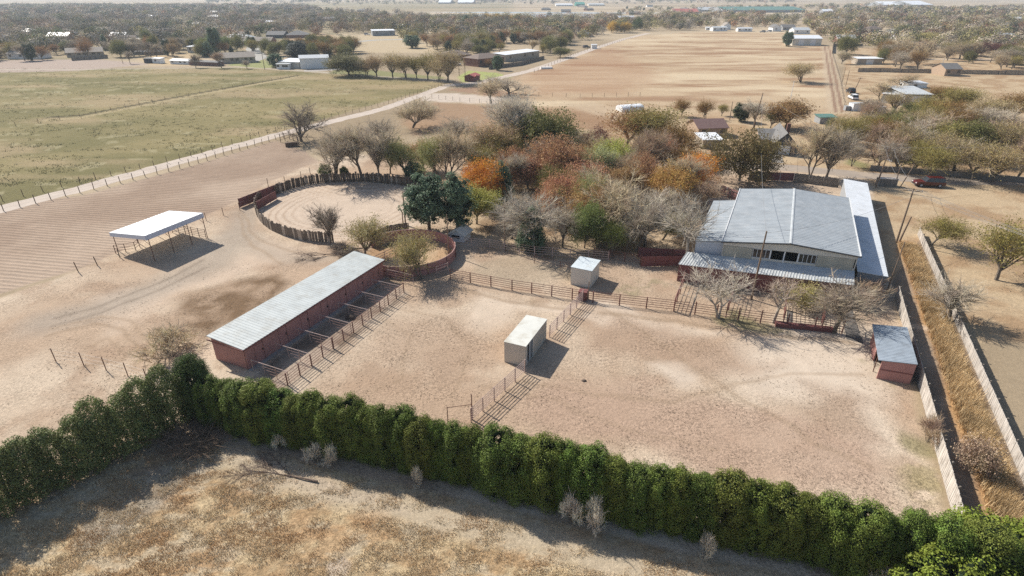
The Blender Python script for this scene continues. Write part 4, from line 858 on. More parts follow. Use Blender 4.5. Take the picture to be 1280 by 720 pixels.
mb = MB(); mb.ribbed(F(-.35, -.15, 2.22), F(-.35, 7.6, 2.22), F(3.0, 7.6, 2.45), F(3.0, -.15, 2.45), 26, .03, .05); part('roof', mb, 'shed_roof', s)
mb = MB(); mb.tube(F(-.2, 1.2), F(-.2, 1.2, 2.15), .05); part('post', mb, 'rust_pipe', s)
# --- hay shelter (open carport)
F = Frame((-52.0, 75.95), (-.93, .36), (.37, .93)); 
cA = G(180.5, 295, 4.15); cB = G(253.6, 266.2, 4.15); cC = G(211.4, 263.4, 3.1); cD = G(136.2, 290.8, 3.1)
s = thing('hay_shelter', ((cA.x + cC.x) / 2, (cA.y + cC.y) / 2), 'open pole shelter with bright white metal roof over bare earth', 'shelter')
mb = MB(); mb.ribbed(cD, cC, cB, cA, 14, .03, .05) if False else mb.ribbed(cA, cB, cC, cD, 16, .03, .05); part('roof', mb, 'white_metal', s)
mb = MB()
def fasc(p, q, dz): mb.hexa(((p.x, p.y, p.z - dz), (q.x, q.y, q.z - dz), (q.x, q.y + .04, q.z - dz), (p.x, p.y + .04, p.z - dz)), ((p.x, p.y, p.z - .055), (q.x, q.y, q.z - .055), (q.x, q.y + .04, q.z - .055), (p.x, p.y + .04, p.z - .055)))
fasc(cA, cB, .75); fasc(cD, cA, .62); fasc(cD, cC, .5); part('fascia', mb, 'fascia', s)
for i, f_ in enumerate((.04, .36, .68, .97)):
    for j, (p, q, zt) in enumerate(((cA, cB, 3.5), (cD, cC, 2.7))):
        r_ = p.lerp(q, f_); mb = MB(); mb.tube((r_.x, r_.y, 0), (r_.x, r_.y, zt), .055); part('post', mb, 'rust_pipe', s)
mb = MB()
for f_ in (.04, .36, .68, .97):
    p = cA.lerp(cB, f_); q = cD.lerp(cC, f_); mb.tube((p.x, p.y, 3.9), (q.x, q.y, 2.9), .05)
    mb.tube((p.x, p.y, 2.6), (p.lerp(q, .25).x, p.lerp(q, .25).y, 3.6), .03)
part('rafter', mb, 'rust_pipe', s)
# --- generic far building
hcount = 0
def bld(name, label, cat, u0, v0, u1, v1, vt, dep, roof='gable', wall='tan_wall', rf='shingle_grey', rise=1.2, win=3, door=0, group=None, over=.35, ridge='x', ribs=0, ang=None, hmax=None):
    global hcount; hcount += 1
    a = G(u0, v0); b = G(u1, v1); d = Vector((b.x - a.x, b.y - a.y)); Ln = d.length; d.normalize(); n = Vector((-d.y, d.x)); h = HZ(u0, v0, vt)
    if hmax: h = min(h, hmax)
    F = Frame(a, d, n); s = thing(name, F(Ln / 2, dep / 2), label, cat, group); HOUSES.append((s.location.x, s.location.y, math.hypot(Ln, dep) / 2 + 2))
    t = .12; mb = MB(); wl(F, mb, 0, t / 2, Ln, t / 2, 0, h, h); wl(F, mb, 0, dep - t / 2, Ln, dep - t / 2, 0, h, h); wl(F, mb, t / 2, t, t / 2, dep - t, 0, h, h); wl(F, mb, Ln - t / 2, t, Ln - t / 2, dep - t, 0, h, h)
    o = over
    if roof == 'gable' and ridge == 'x':
        for i_ in (t / 2, Ln - t / 2): mb.add((F(i_, .1, h), F(i_, dep - .1, h), F(i_, dep / 2, h + rise * .93), F(i_ + .05, .1, h), F(i_ + .05, dep - .1, h), F(i_ + .05, dep / 2, h + rise * .93)), ((0, 1, 2), (5, 4, 3), (0, 2, 5, 3), (1, 4, 5, 2)))
    if roof == 'gable' and ridge == 'y':
        for j_ in (t / 2, dep - t / 2): mb.add((F(.1, j_, h), F(Ln - .1, j_, h), F(Ln / 2, j_, h + rise * .93), F(.1, j_ + .05, h), F(Ln - .1, j_ + .05, h), F(Ln / 2, j_ + .05, h + rise * .93)), ((0, 1, 2), (5, 4, 3), (0, 2, 5, 3), (1, 4, 5, 2)))
    part('wall', mb, wall, s)
    mb = MB(); z = h + .03; e = -rise * o / (dep / 2) if ridge == 'x' else -rise * o / (Ln / 2)
    if roof == 'gable' and ridge == 'x':
        mb.slab(F(-o, -o, z + e), F(Ln + o, -o, z + e), F(Ln + o, dep / 2, z + rise), F(-o, dep / 2, z + rise), .12); mb.slab(F(-o, dep / 2, z + rise), F(Ln + o, dep / 2, z + rise), F(Ln + o, dep + o, z + e), F(-o, dep + o, z + e), .12)
    elif roof == 'gable':
        mb.slab(F(-o, -o, z + e), F(Ln / 2, -o, z + rise), F(Ln / 2, dep + o, z + rise), F(-o, dep + o, z + e), .12); mb.slab(F(Ln / 2, -o, z + rise), F(Ln + o, -o, z + e), F(Ln + o, dep + o, z + e), F(Ln / 2, dep + o, z + rise), .12)
    elif roof == 'hip':
        k = min(dep / 2, Ln / 2 - .3); A_, B_, C2, D_ = F(-o, -o, z), F(Ln + o, -o, z), F(Ln + o, dep + o, z), F(-o, dep + o, z); R1 = F(k, dep / 2, z + rise); R2 = F(Ln - k, dep / 2, z + rise)
        mb.add((A_, B_, C2, D_, R1, R2), ((0, 1, 5, 4), (1, 2, 5), (2, 3, 4, 5), (3, 0, 4), (3, 2, 1, 0)))
    elif roof == 'flat': mb.slab(F(-o, -o, z + .1), F(Ln + o, -o, z + .1), F(Ln + o, dep + o, z + .1 + rise), F(-o, dep + o, z + .1 + rise), .15)
    elif roof == 'arch':
        for k in range(8):
            a1 = math.pi * k / 8; a2 = math.pi * (k + 1) / 8; p = lambda q, i_: F(i_, dep / 2 - math.cos(q) * dep / 2, z + math.sin(q) * rise)
            mb.quad(p(a1, 0), p(a1, Ln), p(a2, Ln), p(a2, 0))
        for i_ in (0, Ln): mb.add([F(i_, dep / 2 - math.cos(math.pi * k / 8) * dep / 2, z + math.sin(math.pi * k / 8) * rise) for k in range(9)], [tuple(range(9))])
    part('roof', mb, rf, s)
    for k in range(win):
        i_ = Ln * (k + .5 + (.18 if k % 2 else -.1)) / win; w2 = min(.7, Ln / win / 3); m2 = MB(); fbox(m2, F, i_ - w2, i_ + w2, -.03, -.004, h * .42, h * .80); wo = part('window', m2, 'glass', s)
    for k in range(door):
        i_ = Ln * (k + .75) / (door + .5); w2 = min(1.9, Ln / (door + .5) * .36); m2 = MB(); fbox(m2, F, i_ - w2, i_ + w2, -.05, -.006, .02, h * .86); part('door', m2, 'white_paint', s)
    return s, F, Ln, h
bld('metal_workshop', 'white metal workshop with two big sliding doors beyond the pasture', 'building', 376, 86.5, 412, 85.3, 73, 11, 'gable', 'white_paint', 'tin_metal', 1.1, 0, 2)
bld('metal_workshop', 'lower beige bay joined to the left of the white workshop', 'building', 350, 85, 374.5, 86, 77, 9, 'flat', 'cream_wall', 'white_metal', .8, 0, 0)
bld('mobile_home', 'short white trailer home in front of the beige bay', 'trailer', 346, 86.5, 362, 86.6, 80, 3, 'flat', 'white_paint', 'tin_metal', .1, 3, 0, hmax=2.7)
bld('house', 'long tan ranch house with a dark fence at the far left edge', 'house', 84, 72, 130, 70, 66, 12, 'gable', 'tan_wall', 'shingle_tan', 2.2, 5)
bld('house', 'low grey roofed house left of the parked camper', 'house', 162, 69, 178, 68.5, 65, 10, 'gable', 'grey_wall', 'shingle_grey', 2, 3)
bld('house', 'grey roofed house directly behind the parked camper', 'house', 181, 69.5, 207, 68.5, 65, 10, 'hip', 'tan_brick', 'shingle_grey', 2.2, 3)
bld('mobile_home', 'pale grey long trailer home beside the dark red shed', 'trailer', 213, 80, 236, 80.8, 75.5, 6, 'gable', 'white_paint', 'grey_metal', .8, 3)
bld('shed', 'long dark red shed behind the lane beyond the pasture', 'shed', 237, 81.5, 272, 83, 77, 5, 'flat', 'roof_purple', 'shingle_grey', .3, 0, 0)
bld('house', 'white flat roofed building half hidden behind the dark pine', 'building', 235, 66, 254, 66, 58.5, 10, 'flat', 'cream_wall', 'white_metal', .3, 2)
bld('house', 'long tan roofed ranch house by the green lawn', 'house', 276, 80, 320, 78, 72.5, 12, 'gable', 'tan_wall', 'shingle_tan', 2.2, 5)
bld('house', 'brick house with grey hip roof on the bare lot', 'house', 358, 48, 387, 47.5, 44, 17, 'hip', 'brick', 'shingle_grey', 3.2, 5)
bld('house', 'dark walled house left of the brick hip roof house', 'house', 333, 47.8, 355, 47.8, 43.5, 14, 'gable', 'dark_wall', 'shingle_grey', 2.5, 3)
bld('house', 'large pale roofed building in the hazy town', 'building', 331, 33, 347, 33, 29.5, 16, 'gable', 'cream_wall', 'white_metal', 3, 3)
bld('house', 'grey roofed house next to the russet tree in town', 'house', 291, 48.5, 306, 48.3, 44, 12, 'gable', 'tan_brick', 'shingle_tan', 2.4, 3)
bld('warehouse', 'long blue grey shed with flat white roof edge beyond the roadside row', 'building', 466, 45, 494, 44.4, 38.6, 12, 'flat', 'grey_wall', 'white_metal', .5, 2)
bld('house', 'white roofed low building beyond the long blue grey shed', 'building', 492, 35, 508, 35, 31.5, 14, 'flat', 'cream_wall', 'white_metal', .5, 2)
bld('house', 'red roofed low house beyond the long blue grey shed', 'house', 510, 35.5, 522, 35.5, 32.5, 12, 'gable', 'tan_wall', 'roof_red', 1.6, 2)
bld('house', 'dark brown roofed house behind the largest roadside tree', 'house', 556, 77, 590, 75, 70, 12, 'hip', 'brick', 'shingle_brown', 2.2, 3)
bld('house', 'brown brick house with conifer at its corner by the gravel road', 'house', 598, 84, 630, 80.5, 74, 12, 'hip', 'brick', 'shingle_brown', 2.0, 4)
bld('warehouse', 'long grey building with white roof beside the gravel road', 'building', 632, 77.5, 674, 71.5, 66, 9, 'flat', 'tan_wall', 'white_metal', .5, 3, hmax=3.6)
bld('shed', 'small dark red shed at the bend of the lane', 'shed', 583, 101.5, 592, 102.3, 96, 4, 'gable', 'red_panel', 'roof_red', .8, 0, 1)
bld('shed', 'small dark red shed joined to the right of its twin at the bend', 'shed', 592.6, 102.5, 600, 100, 95.5, 4.5, 'gable', 'red_panel', 'roof_red', .8, 1, 0)
bld('house', 'grey hip roofed house at the far end of the gravel road', 'house', 722, 46.5, 741, 46.5, 43, 14, 'hip', 'grey_wall', 'shingle_grey', 3, 3)
bld('house', 'pale walled house left of the grey hip roofed one', 'house', 682, 46, 692, 46, 41, 10, 'gable', 'white_paint', 'shingle_grey', 2, 1)
bld('box_trailer', 'white box trailer parked on the gravel road', 'trailer', 739.5, 61, 746, 61, 56, 3, 'flat', 'white_paint', 'white_metal', .1, 0, 0)
bld('metal_barn', 'white metal barn at the top edge of the big tan field', 'barn', 990, 57, 1026, 57, 48, 14, 'gable', 'cream_wall', 'white_metal', 1.8, 0, 2)
bld('mobile_home', 'long white trailer home left of the gabled white house', 'trailer', 891, 39, 909, 38.8, 34.5, 7, 'gable', 'white_paint', 'tin_metal', 1, 3)
bld('mobile_home', 'low white trailer beside the long white trailer home', 'trailer', 882, 37.5, 890, 37.6, 34.5, 6, 'flat', 'white_paint', 'white_metal', .3, 1)
bld('house', 'small white house with gable facing the tan field', 'house', 905, 37, 913, 37, 31.5, 10, 'gable', 'white_paint', 'shingle_tan', 2.5, 1, ridge='y')
bld('mobile_home', 'long pale blue trailer home beyond the tan field', 'trailer', 922, 39.5, 940, 39.5, 35.5, 6, 'gable', 'white_paint', 'wing_metal', .8, 3)
bld('house', 'white gabled garage left of the white metal barn', 'house', 965.5, 39.3, 976, 39.3, 34, 11, 'gable', 'white_paint', 'shingle_grey', 2.4, 1, ridge='y')
bld('house', 'dark grey house between the gabled garage and metal barn', 'house', 978, 38, 994, 38, 34, 11, 'gable', 'grey_wall', 'shingle_grey', 2.4, 2)
bld('house', 'pale house directly behind the white metal barn', 'house', 992, 42.5, 1012, 42.5, 37.5, 11, 'gable', 'white_paint', 'tin_metal', 2.0, 2)
bld('barn', 'long red roofed barn in the far trees', 'barn', 842, 17.8, 873, 17.8, 15, 30, 'gable', 'tan_wall', 'roof_red', 5, 3)
bld('barn', 'grey roofed barn right of the long red roofed one', 'barn', 874, 14.5, 896, 14.5, 12.3, 30, 'gable', 'grey_wall', 'tin_metal', 5, 3)
bld('greenhouse', 'very long grey green greenhouse block on the far plain', 'greenhouse', 908, 16, 1006, 15.6, 12.6, 90, 'gable', 'grey_wall', (lambda: 'roof_green')(), 5, 0)
bld('warehouse', 'white warehouse with long roof on the right horizon', 'warehouse', 1104, 8.2, 1140, 8.2, 6.2, 90, 'gable', 'grey_wall', 'white_metal', 8, 0)
bld('warehouse', 'white warehouse at the right horizon, nearer the photo edge', 'warehouse', 1141, 8.6, 1166, 8.4, 6.0, 90, 'gable', 'grey_wall', 'white_metal', 9, 0)
bld('warehouse', 'white roofed hall on the horizon, left one of a pair', 'warehouse', 548, 4.6, 563, 4.6, 3.0, 120, 'gable', 'grey_wall', 'white_metal', 10, 0)
bld('warehouse', 'white roofed hall on the horizon, right one of a pair', 'warehouse', 572, 4.6, 592, 4.6, 3.0, 120, 'gable', 'grey_wall', 'white_metal', 10, 0)
bld('warehouse', 'teal green hall on the far plain beyond the pond', 'warehouse', 720, 7.6, 731, 7.6, 5.2, 50, 'gable', 'roof_teal', 'roof_teal', 5, 0)
bld('warehouse', 'low white building left of the teal green hall', 'warehouse', 695, 7.6, 716, 7.6, 5.8, 40, 'flat', 'white_paint', 'white_metal', 2, 0)
bld('warehouse', 'low pale building right of the teal green hall', 'warehouse', 736, 7.2, 756, 7.2, 5.6, 40, 'flat', 'cream_wall', 'tin_metal', 2, 0)
bld('house', 'bluish two storey house among the right hand wood', 'house', 1028, 20, 1040, 20, 14, 14, 'gable', 'grey_wall', 'white_metal', 3, 2)
bld('house', 'white roofed house between the bluish house and the wood', 'house', 1042, 29, 1052, 29, 24, 12, 'gable', 'white_paint', 'white_metal', 2.5, 2)
bld('shed', 'long brown grey shed with open door in a fenced yard', 'shed', 1071, 80.5, 1102, 80.5, 73.5, 6, 'flat', 'tan_wall', 'white_metal', .4, 0, 1)
bld('workshop', 'grey block workshop with white roof among junk', 'building', 1128, 133, 1161, 133.5, 118, 13, 'flat', 'grey_wall', 'tin_metal', .9, 0, 1)
bld('workshop', 'low white roofed lean-to on the left of the block workshop', 'building', 1101, 128, 1127, 131, 117, 12, 'flat', 'grey_wall', 'white_metal', .6, 0, 0)
bld('shed', 'pale shed with rusty door behind the block workshop', 'shed', 1134, 110, 1158, 110, 104.5, 6, 'flat', 'white_paint', 'wing_metal', .3, 1)
bld('shed', 'small green roofed shed by the bare roadside trees', 'shed', 1024, 155, 1044, 155, 147, 3.5, 'flat', 'grey_wall', 'roof_green', .3, 0)
bld('shed', 'open white roofed carport beside the dark oak', 'carport', 878, 186, 902, 186, 175, 7, 'flat', 'tan_wall', 'white_metal', .2, 0, 0)
bld('house', 'purple brown roofed house hidden behind the dark oak', 'house', 872, 172, 908, 171, 160, 8, 'gable', 'tan_brick', 'roof_purple', 1.6, 2)
bld('house', 'grey shingled wing of the house behind the oak', 'house', 948, 186, 967, 187, 173.5, 10, 'gable', 'tan_brick', 'shingle_grey', 1.6, 1)
s, F, Ln, h = bld('house', 'grey gabled house with dark gable and white garage door', 'house', 966, 192.5, 992, 194, 178, 12, 'gable', 'dark_wall', 'shingle_grey', 2.4, 0, 0, ridge='y')
mb = MB(); fbox(mb, F, .6, 3.6, -.08, -.004, .02, 2.15); part('garage_door', mb, 'white_paint', s)
mb = MB(); fbox(mb, F, 3.9, Ln - .05, -.12, -.004, .02, h * .96); part('brick_panel', mb, 'tan_brick', s)
mb = MB(); fbox(mb, F, Ln - 1.4, Ln - .6, 7, 7.8, h, h + 3.2); part('chimney', mb, 'brick', s)
bld('tarp_shed', 'low white arched tarp shed at the edge of the tan field', 'shed', 778, 140.5, 805, 138.5, 137, 4.5, 'arch', 'white_paint', 'white_metal', 1.0, 0, 0)
bld('cottage', 'tiny white cottage half hidden behind the narrow dark pine', 'cottage', 563, 301, 580, 303.5, 291, 2.6, 'gable', 'white_paint', 'cream_wall', .7, 1, 0, ridge='y')
bld('camper', 'white camper parked behind the pasture', 'camper', 191, 79, 201, 79.5, 73, 3, 'flat', 'white_paint', 'white_paint', .2, 1, 0, hmax=4.5)
bld('shed', 'dark open shed just left of the parked camper', 'shed', 180.5, 79, 190, 79, 73.5, 4, 'flat', 'dark_wall', 'shingle_grey', .2, 0, 0)
bld('house', 'pale building at the far right behind the wood', 'house', 1180, 95, 1200, 95, 86, 10, 'gable', 'tan_brick', 'shingle_grey', 2, 2)
bld('house', 'dark blue grey roofed house in the wood right of the fenced yard', 'house', 1145, 62, 1160, 62, 57, 10, 'gable', 'grey_wall', 'shingle_grey', 2, 2)
bld('house', 'long white house beyond the far left field edge', 'house', 10, 74, 50, 74, 67, 10, 'gable', 'white_paint', 'shingle_tan', 2, 4)
# scattered roofs in the hazy town
hr = random.Random(77)
for k in range(96):
    if k < 52: u = hr.uniform(20, 470); v = hr.uniform(13, 60)
    elif k < 76: u = hr.uniform(1040, 1270); v = hr.uniform(14, 55)
    else: u = hr.uniform(650, 960); v = hr.uniform(8, 32)
    if (310 < u < 440 and v > 36) or (430 < u < 600 and v > 34): continue
    p = G(u, v)
    if any(math.hypot(p.x - a_, p.y - b_) < c_ + 12 for a_, b_, c_ in HOUSES): continue
    w_ = hr.uniform(12, 22) * FPX / DC(p.y); rf_ = hr.choice(['shingle_grey', 'white_metal', 'shingle_tan', 'shingle_brown', 'tin_metal'])
    cl = {'shingle_grey': 'grey', 'white_metal': 'white', 'shingle_tan': 'tan', 'shingle_brown': 'brown', 'tin_metal': 'silver'}[rf_]
    side = 'left town wood' if k < 52 else 'right town wood' if k < 76 else 'trees beyond the tan field'
    bld('town_house', '%s roofed house showing between hazy crowns in the %s' % (cl, side), 'house', u, v, u + w_, v + hr.uniform(-.3, .3), HZ and v - 3.4 * FPX / DC(p.y) * .92, 10, hr.choice(['gable', 'hip']), hr.choice(['tan_wall', 'white_paint', 'tan_brick', 'brick']), rf_, 2.4, 2, group='houses in the hazy town')
# ---------------------------------------------------------------- fences
def P2(*q): return [Vector(G(*a)[:2]) for a in q]
def walk(pts, step):
    out = [pts[0]]
    for a, b in zip(pts[:-1], pts[1:]):
        n = max(1, round((b - a).length / step)); out += [a.lerp(b, i / n) for i in range(1, n + 1)]
    return out
def pipe_fence(label, pts, h=1.5, step=2.4, rails=(.3, .6, .9, 1.2, 1.5), pr=.05, rr=.025, m='red_pipe', rm=None, name='pipe_fence', toprail=None, cat='fence', group=None, jit=0, topm=None):
    pp = walk(pts, step); c = pts[0].lerp(pts[-1], .5); s = thing(name, (c.x, c.y), label, cat, group)
    pm = MB(); pm.tube((0, 0, -.1), (0, 0, h + .06), pr, pr, 6); pm = pm.mesh('post', m); rnd = random.Random(int(abs(c.x) * 10))
    for p in pp:
        o = pobj('post', pm, s, (p.x - c.x, p.y - c.y, 0))
        if jit: o.rotation_euler = (rnd.uniform(-jit, jit), rnd.uniform(-jit, jit), 0); o.scale = (1, 1, rnd.uniform(.85, 1.15))
    for z in rails:
        mb = MB(); big = toprail and z == max(rails)
        for a, b in zip(pp[:-1], pp[1:]):
            mb.tube((a.x, a.y, z), (b.x, b.y, z), toprail if big else rr, None, 5 if big or rr > .02 else 3, False)
        part('rail', mb, (topm if topm and big else rm) or m, s)
    return s
def board_fence(label, pts, h=1.8, bw=.16, m='white_wood', name='board_fence', cat='fence', jit=.05, t=.03, gap=.0, post='grey_wood', leftpost=False, hv=.04, lean=.0, m2=None):
    c = pts[0].lerp(pts[-1], .5); s = thing(name, (c.x, c.y), label, cat); mb = MB(); rnd = random.Random(len(pts) * 7 + int(abs(c.x))); pm = MB(); rl = MB(); pass
    for a, b in zip(pts[:-1], pts[1:]):
        L = (b - a).length; n = max(1, int(L / bw)); d = (b - a).normalized(); nn = Vector((-d.y, d.x))
        for i in range(n):
            p = a + d * (L * (i + gap / 2) / n); q = a + d * (L * (i + 1 - gap / 2 - .04) / n); w = nn * rnd.uniform(-t * .6, t * .6); hh = h * (1 + rnd.uniform(-hv, hv)); ln = d * rnd.uniform(-lean, lean)
            tgt = mb; mb.mi = 1 if (m2 and rnd.random() < .22) else 0
            tgt.hexa(((p.x - nn.x * t / 2 + w.x, p.y - nn.y * t / 2 + w.y, 0), (q.x - nn.x * t / 2 + w.x, q.y - nn.y * t / 2 + w.y, 0), (q.x + nn.x * t / 2 + w.x, q.y + nn.y * t / 2 + w.y, 0), (p.x + nn.x * t / 2 + w.x, p.y + nn.y * t / 2 + w.y, 0)),
                     tuple((k.x + w.x + ln.x, k.y + w.y + ln.y, hh) for k in (p - nn * t / 2, q - nn * t / 2, q + nn * t / 2, p + nn * t / 2)))
        off = -nn * (t * 1.2 + .06)
        for z in (.35, h * .8): rl.wall(a + off, b + off, z, z + .09, .05)
    part('board_panel', mb, [m, m2] if m2 else m, s)
    part('rail', rl, post, s)
    pme = MB(); pme.box(-.06, .06, -.06, .06, 0, h * .97); pme = pme.mesh('post', post)
    for p in walk(pts, 3.0):
        d = (pts[-1] - pts[0]).normalized(); nn = Vector((-d.y, d.x)); q = p - nn * (t * 1.2 + .19) - c
        pobj('post', pme, s, (q.x, q.y, 0))
    return s
def panel_fence(label, pts, h, m='red_panel', t=.06, name='panel_fence', post='rust_pipe', step=2.4):
    c = pts[0].lerp(pts[-1], .5); s = thing(name, (c.x, c.y), label, 'fence'); mb = MB(); pp = walk(pts, step)
    for a, b in zip(pp[:-1], pp[1:]):
        mb.wall(a + (b - a).normalized() * .02, b - (b - a).normalized() * .02, .12, h, t)
    part('steel_panel', mb, m, s); pm = MB(); pm.tube((0, 0, 0), (0, 0, h + .08), .05, .05, 6); pm = pm.mesh('post', post)
    for p in pp: q = p - c; pobj('post', pm, s, (q.x, q.y, 0))
    return s
# stable runs
bf = P2((366, 477), (505, 366)); bf[0] = bf[0] - (bf[1] - bf[0]).normalized() * 2.5
pipe_fence('rusty five-rail pipe fence with sagging mesh, closing the stable runs', bf, 1.45, 1.75, (.2, .5, .8, 1.1, 1.45), .07, .028, 'red_pipe', 'red_pipe')
Fs = frame((-32.0, 51.3), -24.9, 65.7)
bd = (bf[1] - bf[0]).normalized()
for k in range(8):
    j = .3 + 23.8 * k / 7; a = Vector(Fs(5.6, j)[:2]); n_ = Vector(Fs.a); r_ = bf[0] - a
    # intersection of the divider with the run fence
    den = n_.x * (-bd.y) - n_.y * (-bd.x); t_ = (r_.x * (-bd.y) - r_.y * (-bd.x)) / den; b = a + n_ * (t_ - .12)
    word = ('first', 'second', 'third', 'fourth', 'fifth', 'sixth', 'seventh', 'eighth')[k]
    pipe_fence('pale railed divider between stable runs, %s from the hedge end' % word, [a, b], 1.4, 1.6, (.35, .7, 1.05, 1.4), .035, .016, 'pale_pipe', 'red_pipe', name='run_divider', toprail=.036, topm='pale_pipe', group='dividers of the stable runs')
# middle fence, in two lengths either side of the container
pipe_fence('near length of middle pipe fence, from the hedge to the container', P2((589, 528), (656, 466)), 1.6, 2.0, (.3, .56, .82, 1.08, 1.34, 1.6), .06, .032, 'pale_pipe', 'pale_pipe')
pipe_fence('far length of middle pipe fence, from the container to the long cross fence', P2((687, 421.5), (728, 377)), 1.6, 2.0, (.3, .56, .82, 1.08, 1.34, 1.6), .06, .032, 'pale_pipe', 'pale_pipe')
pipe_fence('short diagonal brace fence by the tall post near the hedge', P2((560, 528), (590, 524)), 1.7, 5, (1.7,), .04, .03, 'rust_pipe')
# long cross fence and its fellows
pipe_fence('long pinkish pipe fence crossing from the small ring to the rail pen', P2((563, 349), (640, 363), (741, 378), (842, 389)), 1.5, 3.0, (.3, .6, .9, 1.2, 1.5), .075, .034, 'red_pipe', 'red_pipe')
pipe_fence('front pipe fence of the rail pen before the metal building', P2((842, 389.5), (950, 404), (1052, 417)), 1.7, 2.6, (.3, .6, .9, 1.2, 1.5), .075, .034, 'red_pipe')
pipe_fence('rear pipe fence running under the grove towards the cream shed', P2((567, 308), (612, 311), (668, 320), (735, 325), (760, 327)), 1.5, 2.6, (.4, .8, 1.15, 1.5), .07, .034, 'pale_pipe')  # paler than the red-brown pipe: sunlight on it put into the colour
pipe_fence('pipe fence right of the cream shed ending at the red panels', P2((742, 322), (800, 331)), 1.5, 2.6, (.3, .6, .9, 1.2, 1.5), .07, .034, 'red_pipe')
pipe_fence('slanting low rail of the alley behind the front pipe fence', P2((668, 329), (700, 337), (742, 344)), 1.2, 3.4, (.6, 1.2), .04, .022, 'rust_pipe')
pipe_fence('red pipe fence running from the porch corner to the long cross fence', P2((857, 349), (842, 388)), 1.7, 2.2, (.4, .8, 1.25, 1.7), .06, .03, 'red_pipe', toprail=.07)
for i, (u, v, u2, v2) in enumerate(((907, 397, 917, 368), (978, 407, 981, 378), (1026, 414, 1028, 384))):
    pipe_fence('rail divider inside the rail pen, %s from its left end' % ('first', 'second', 'third')[i], P2((u, v), (u2, v2)), 2.0, 2.3, (.4, .8, 1.2, 1.6, 2.0), .06, .025, 'red_pipe', name='pen_divider', group='dividers of the rail pen')
# ploughed field and lane fences
wf = P2((100, 241), (225, 211), (345, 175), (372, 168)); wf = [wf[0] - (wf[1] - wf[0]).normalized() * 30] + wf
pipe_fence('long line of thin wooden posts between ploughed field and gravel lane', wf, 1.45, 2.5, (.5, .95, 1.35), .07, .008, 'post_wood', 'wire', name='post_and_wire_fence', jit=.06)
wf2 = P2((100, 229), (225, 200), (345, 165), (480, 132), (556, 106)); wf2 = [wf2[0] - (wf2[1] - wf2[0]).normalized() * 30] + wf2
pipe_fence('long line of posts along the edge of the green pasture', wf2, 1.3, 3.2, (.5, .9, 1.2), .06, .007, 'post_wood', 'wire', name='post_and_wire_fence', jit=.05)
pipe_fence('thin wire fence dividing the green pasture in two', P2((20, 158), (100, 146), (250, 117), (372, 96)), 1.2, 5.5, (.5, 1.1), .06, .008, 'post_wood', 'wire', name='post_and_wire_fence', jit=.05)
pipe_fence('wire fence from the hay shelter to the red entry panel', P2((258, 276), (300, 263), (312, 256)), 1.4, 3.2, (.5, .9, 1.3), .05, .008, 'rust_pipe', 'wire', name='post_and_wire_fence')
pipe_fence('broken post fence along the near edge of the ploughed field', P2((98, 340), (122, 332), (150, 322)), 1.5, 3.2, (.5, 1.2), .06, .008, 'post_wood', 'wire', name='post_and_wire_fence', jit=.08)
pipe_fence('wire fence with dark weights on the sand left of the stable', P2((70, 452), (105, 457), (133, 463), (160, 470), (185, 478)), 1.6, 4.0, (.5, 1.0, 1.5), .045, .008, 'rust_pipe', 'wire', name='post_and_wire_fence')
pipe_fence('tall uneven posts behind the upper edge of the round pen', P2((336, 236), (357, 233), (377, 226), (389, 223)), 2.2, 3.5, (1.2,), .06, .008, 'post_wood', 'wire', name='post_and_wire_fence', jit=.04)
pipe_fence('wire fence along the pale sand patch below the lane', P2((540, 123), (575, 127), (612, 129.5)), 1.4, 3.5, (.6, 1.2), .06, .008, 'post_wood', 'wire', name='post_and_wire_fence')
pipe_fence('wire fence across the near side of the big tan field', P2((640, 119), (725, 122), (800, 120)), 1.4, 5, (.6, 1.2), .06, .008, 'post_wood', 'wire', name='post_and_wire_fence')
pipe_fence('dark feeding rails under the right side of the hay shelter', P2((216, 291), (258, 298)), 1.5, 1.5, (.3, .6, .9, 1.2, 1.5), .05, .03, 'rust_pipe', name='feed_rack', cat='feed rack')
pipe_fence('cattle rails under the left side of the hay shelter', P2((145, 317), (170, 313), (175, 309)), 1.3, 1.6, (.4, .8, 1.3), .05, .03, 'rust_pipe', name='feed_rack', cat='feed rack')
pipe_fence('cattle rails where the ploughed field meets the gravel lane', P2((351, 178), (362, 174), (372, 178), (374, 183)), 2.0, 2.0, (.6, 1.2, 1.8), .09, .03, 'post_wood', name='pipe_fence', jit=.05)
for q, lb in ((((1040, 66), (1050, 100), (1057, 140)), 'faint post fence along the right edge of the tan field'), (((668, 91), (722, 67), (790, 48)), 'post fence along the tan field side of the gravel road')):
    pipe_fence(lb, P2(*q), 1.4, 7, (.6, 1.2), .08, .012, 'post_wood', 'wire', name='post_and_wire_fence')
# palisade of upright slabs
PALV = [Vector(p) for p in PAL[:8]]
def smooth_pts(P, k=2):
    for _ in range(k):
        Q = [P[0]]
        for a, b in zip(P[:-1], P[1:]): Q += [a.lerp(b, .25), a.lerp(b, .75)]
        P = Q + [P[-1]]
    return P
board_fence('curving palisade of rough upright wooden slabs, lower half of the round pen', smooth_pts([Vector(p) for p in PAL[:8]]), 1.75, .30, 'slab_wood', 'palisade', jit=.1, t=.07, gap=.10, post='post_wood', hv=.12, lean=.07, m2='pale_slab_wood')
board_fence('palisade of rough upright wooden slabs, upper half of the round pen', smooth_pts([Vector(p) for p in P2((345, 243), (370, 233.5), (400, 228.5), (450, 226.5), (480, 229), (515, 233))]), 1.9, .34, 'slab_wood', 'palisade', jit=.1, t=.08, gap=.10, post='post_wood', hv=.14, lean=.08, m2='pale_slab_wood')
panel_fence('long dark red steel panel at the round pen entry, facing the gravel yard', P2((300, 260), (350, 240)), 1.75)
panel_fence('short dark red steel gate panel inside the round pen mouth', P2((322, 263), (346, 249)), 1.6)
